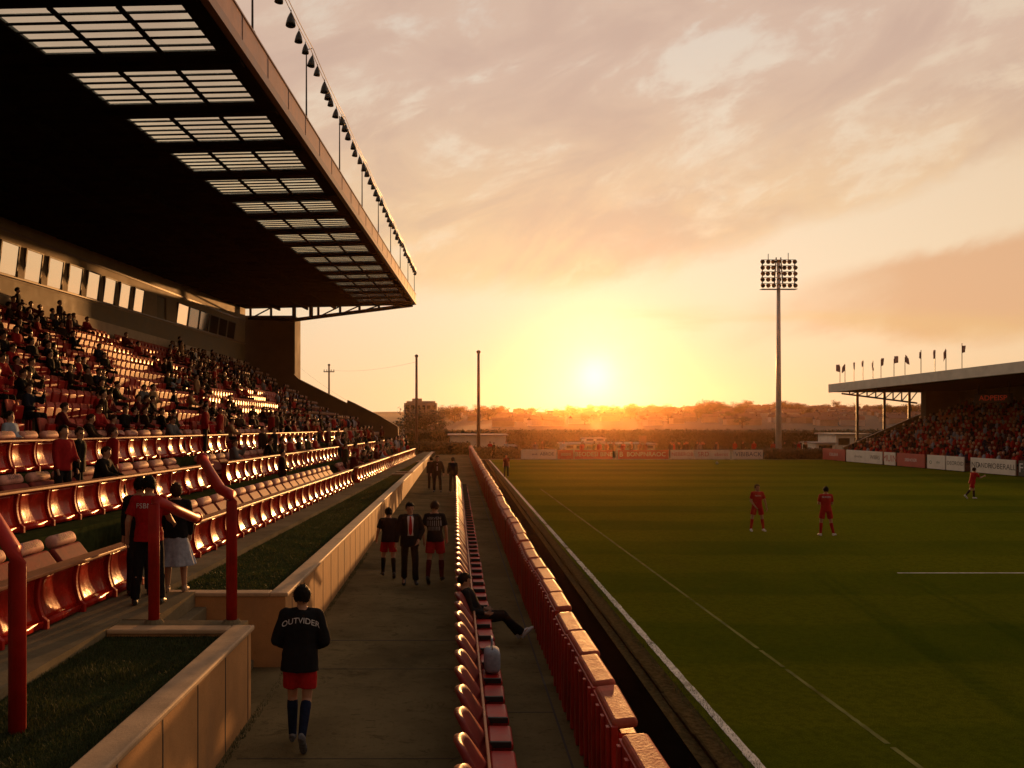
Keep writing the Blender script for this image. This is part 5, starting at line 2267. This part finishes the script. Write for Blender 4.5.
flat_building('clubhouse', 'white flat roofed clubhouse behind the low hedge at the path end', 450, 506, 434.5, 108, 6, .3, 0, False)
flat_building('shed', 'small pale lean-to at the right end of the clubhouse', 506.5, 515, 445.5, 107, 4)
flat_building('pavilion', 'long low white pavilion behind the far goal', 565, 655, 443.5, 106, 6, .25, 9, True)
flat_building('rooftop_cabin', 'small white cabin on top of the pavilion roof', 585, 605, 438, 108, 3, .15, 2, base=at(0, 443.3, 106).z)
flat_building('hut', 'white hut with a flat roof beside the right stand', 836, 868, 433.5, 101, 5, .3, 2, True)
flat_building('shed', 'low white shed left of the hut beside the right stand', 816, 835, 442.5, 100, 4, .2, 1)
flat_building('kiosk', 'tiny white kiosk behind the white boards', 708, 716, 453.5, 92, 1.6, .1)
# block with crane beside the round tree
bb = at(404, 418, 230)
bb.z = PZ
root = thing('apartment_block', 'pale apartment block rising behind the big round tree', 'building', bb)
W, H = (437 - 404) * 230 / F, at(0, 403, 230).z - PZ
mb = MB()
mb.box(0, W, 0, 9, 0, H)
mb.build('wall', mat('grey_block', (.30, .24, .20), .8), root)
mb = MB()
mb.box(.6, W - .5, .6, 8, H, H + .5)
mb.box(2, 4.5, 2, 5, H + .5, H + 1.2)
mb.build('roof', mat('felt_roof', (.3, .27, .24)), root)
for r in range(3):
    for c in range(6):
        mb = MB()
        mb.box(.5 + c * 1.35, 1.35 + c * 1.35, -.03, .03, H - 1.6 - r * 1.9, H - .6 - r * 1.9)
        mb.build('window', dark_glass, root)

# people standing behind the far boards
for i in range(46):
    px = rnd.choice((rnd.uniform(560, 690), rnd.uniform(560, 690), rnd.uniform(478, 560), rnd.uniform(770, 815), rnd.uniform(690, 760)))
    Y = rnd.uniform(90.6, 95)
    x = (px - VX) * Y / F
    ti = rnd.choices(range(len(TOPS)), [20, 14, 10, 4, 22, 14, 10, 8, 6])[0]
    area = 'near the pavilion' if 555 < px < 690 else 'by the low hedge' if px < 560 else 'at the foot of the floodlight' if px > 768 else 'behind the white boards'
    o = link('spectator', protos[4 + i % 2][1], loc=(x, Y, PZ), label='far spectator in %s standing %s' % (TOPS[ti][0], area), category='spectator', group='spectators behind the far boards')
    o.rotation_euler = (0, 0, R(180 + rnd.uniform(-40, 40)))
    o.color = (*TOPS[ti][1], 1)

# a ball near the far goal line
mb = MB()
mb.ell((0, 0, .11), .11, .11, .11, 16, 12)
bp = at(717, 462, 80)
mb.build('ball', mat('scuffed_ball', (.35, .33, .30), .5, .3, 20), smooth=True, loc=(bp.x, bp.y, PZ), label='small scuffed football lying near the far white boards', category='ball')

# ------------------------------------------------------------------ evening haze
HAZE = .00009
if HAZE:
    mb = MB()
    mb.box(-420, 780, -60, 760, PZ - 1.1, 27)
    m = bpy.data.materials.new('evening_haze')
    m.use_nodes = True
    t = NT(m.node_tree)
    t.n.remove(t.n['Principled BSDF'])
    pv = t.new('ShaderNodeVolumePrincipled')
    pv.inputs['Color'].default_value = (.95, .50, .22, 1)
    pv.inputs['Density'].default_value = HAZE
    pv.inputs['Anisotropy'].default_value = .92
    t.l.new(pv.outputs[0], t.n['Material Output'].inputs['Volume'])
    mb.build('haze', m, kind='stuff', label='thin warm evening haze over the whole ground', category='haze')

bpy.data.scenes.remove(WORK)
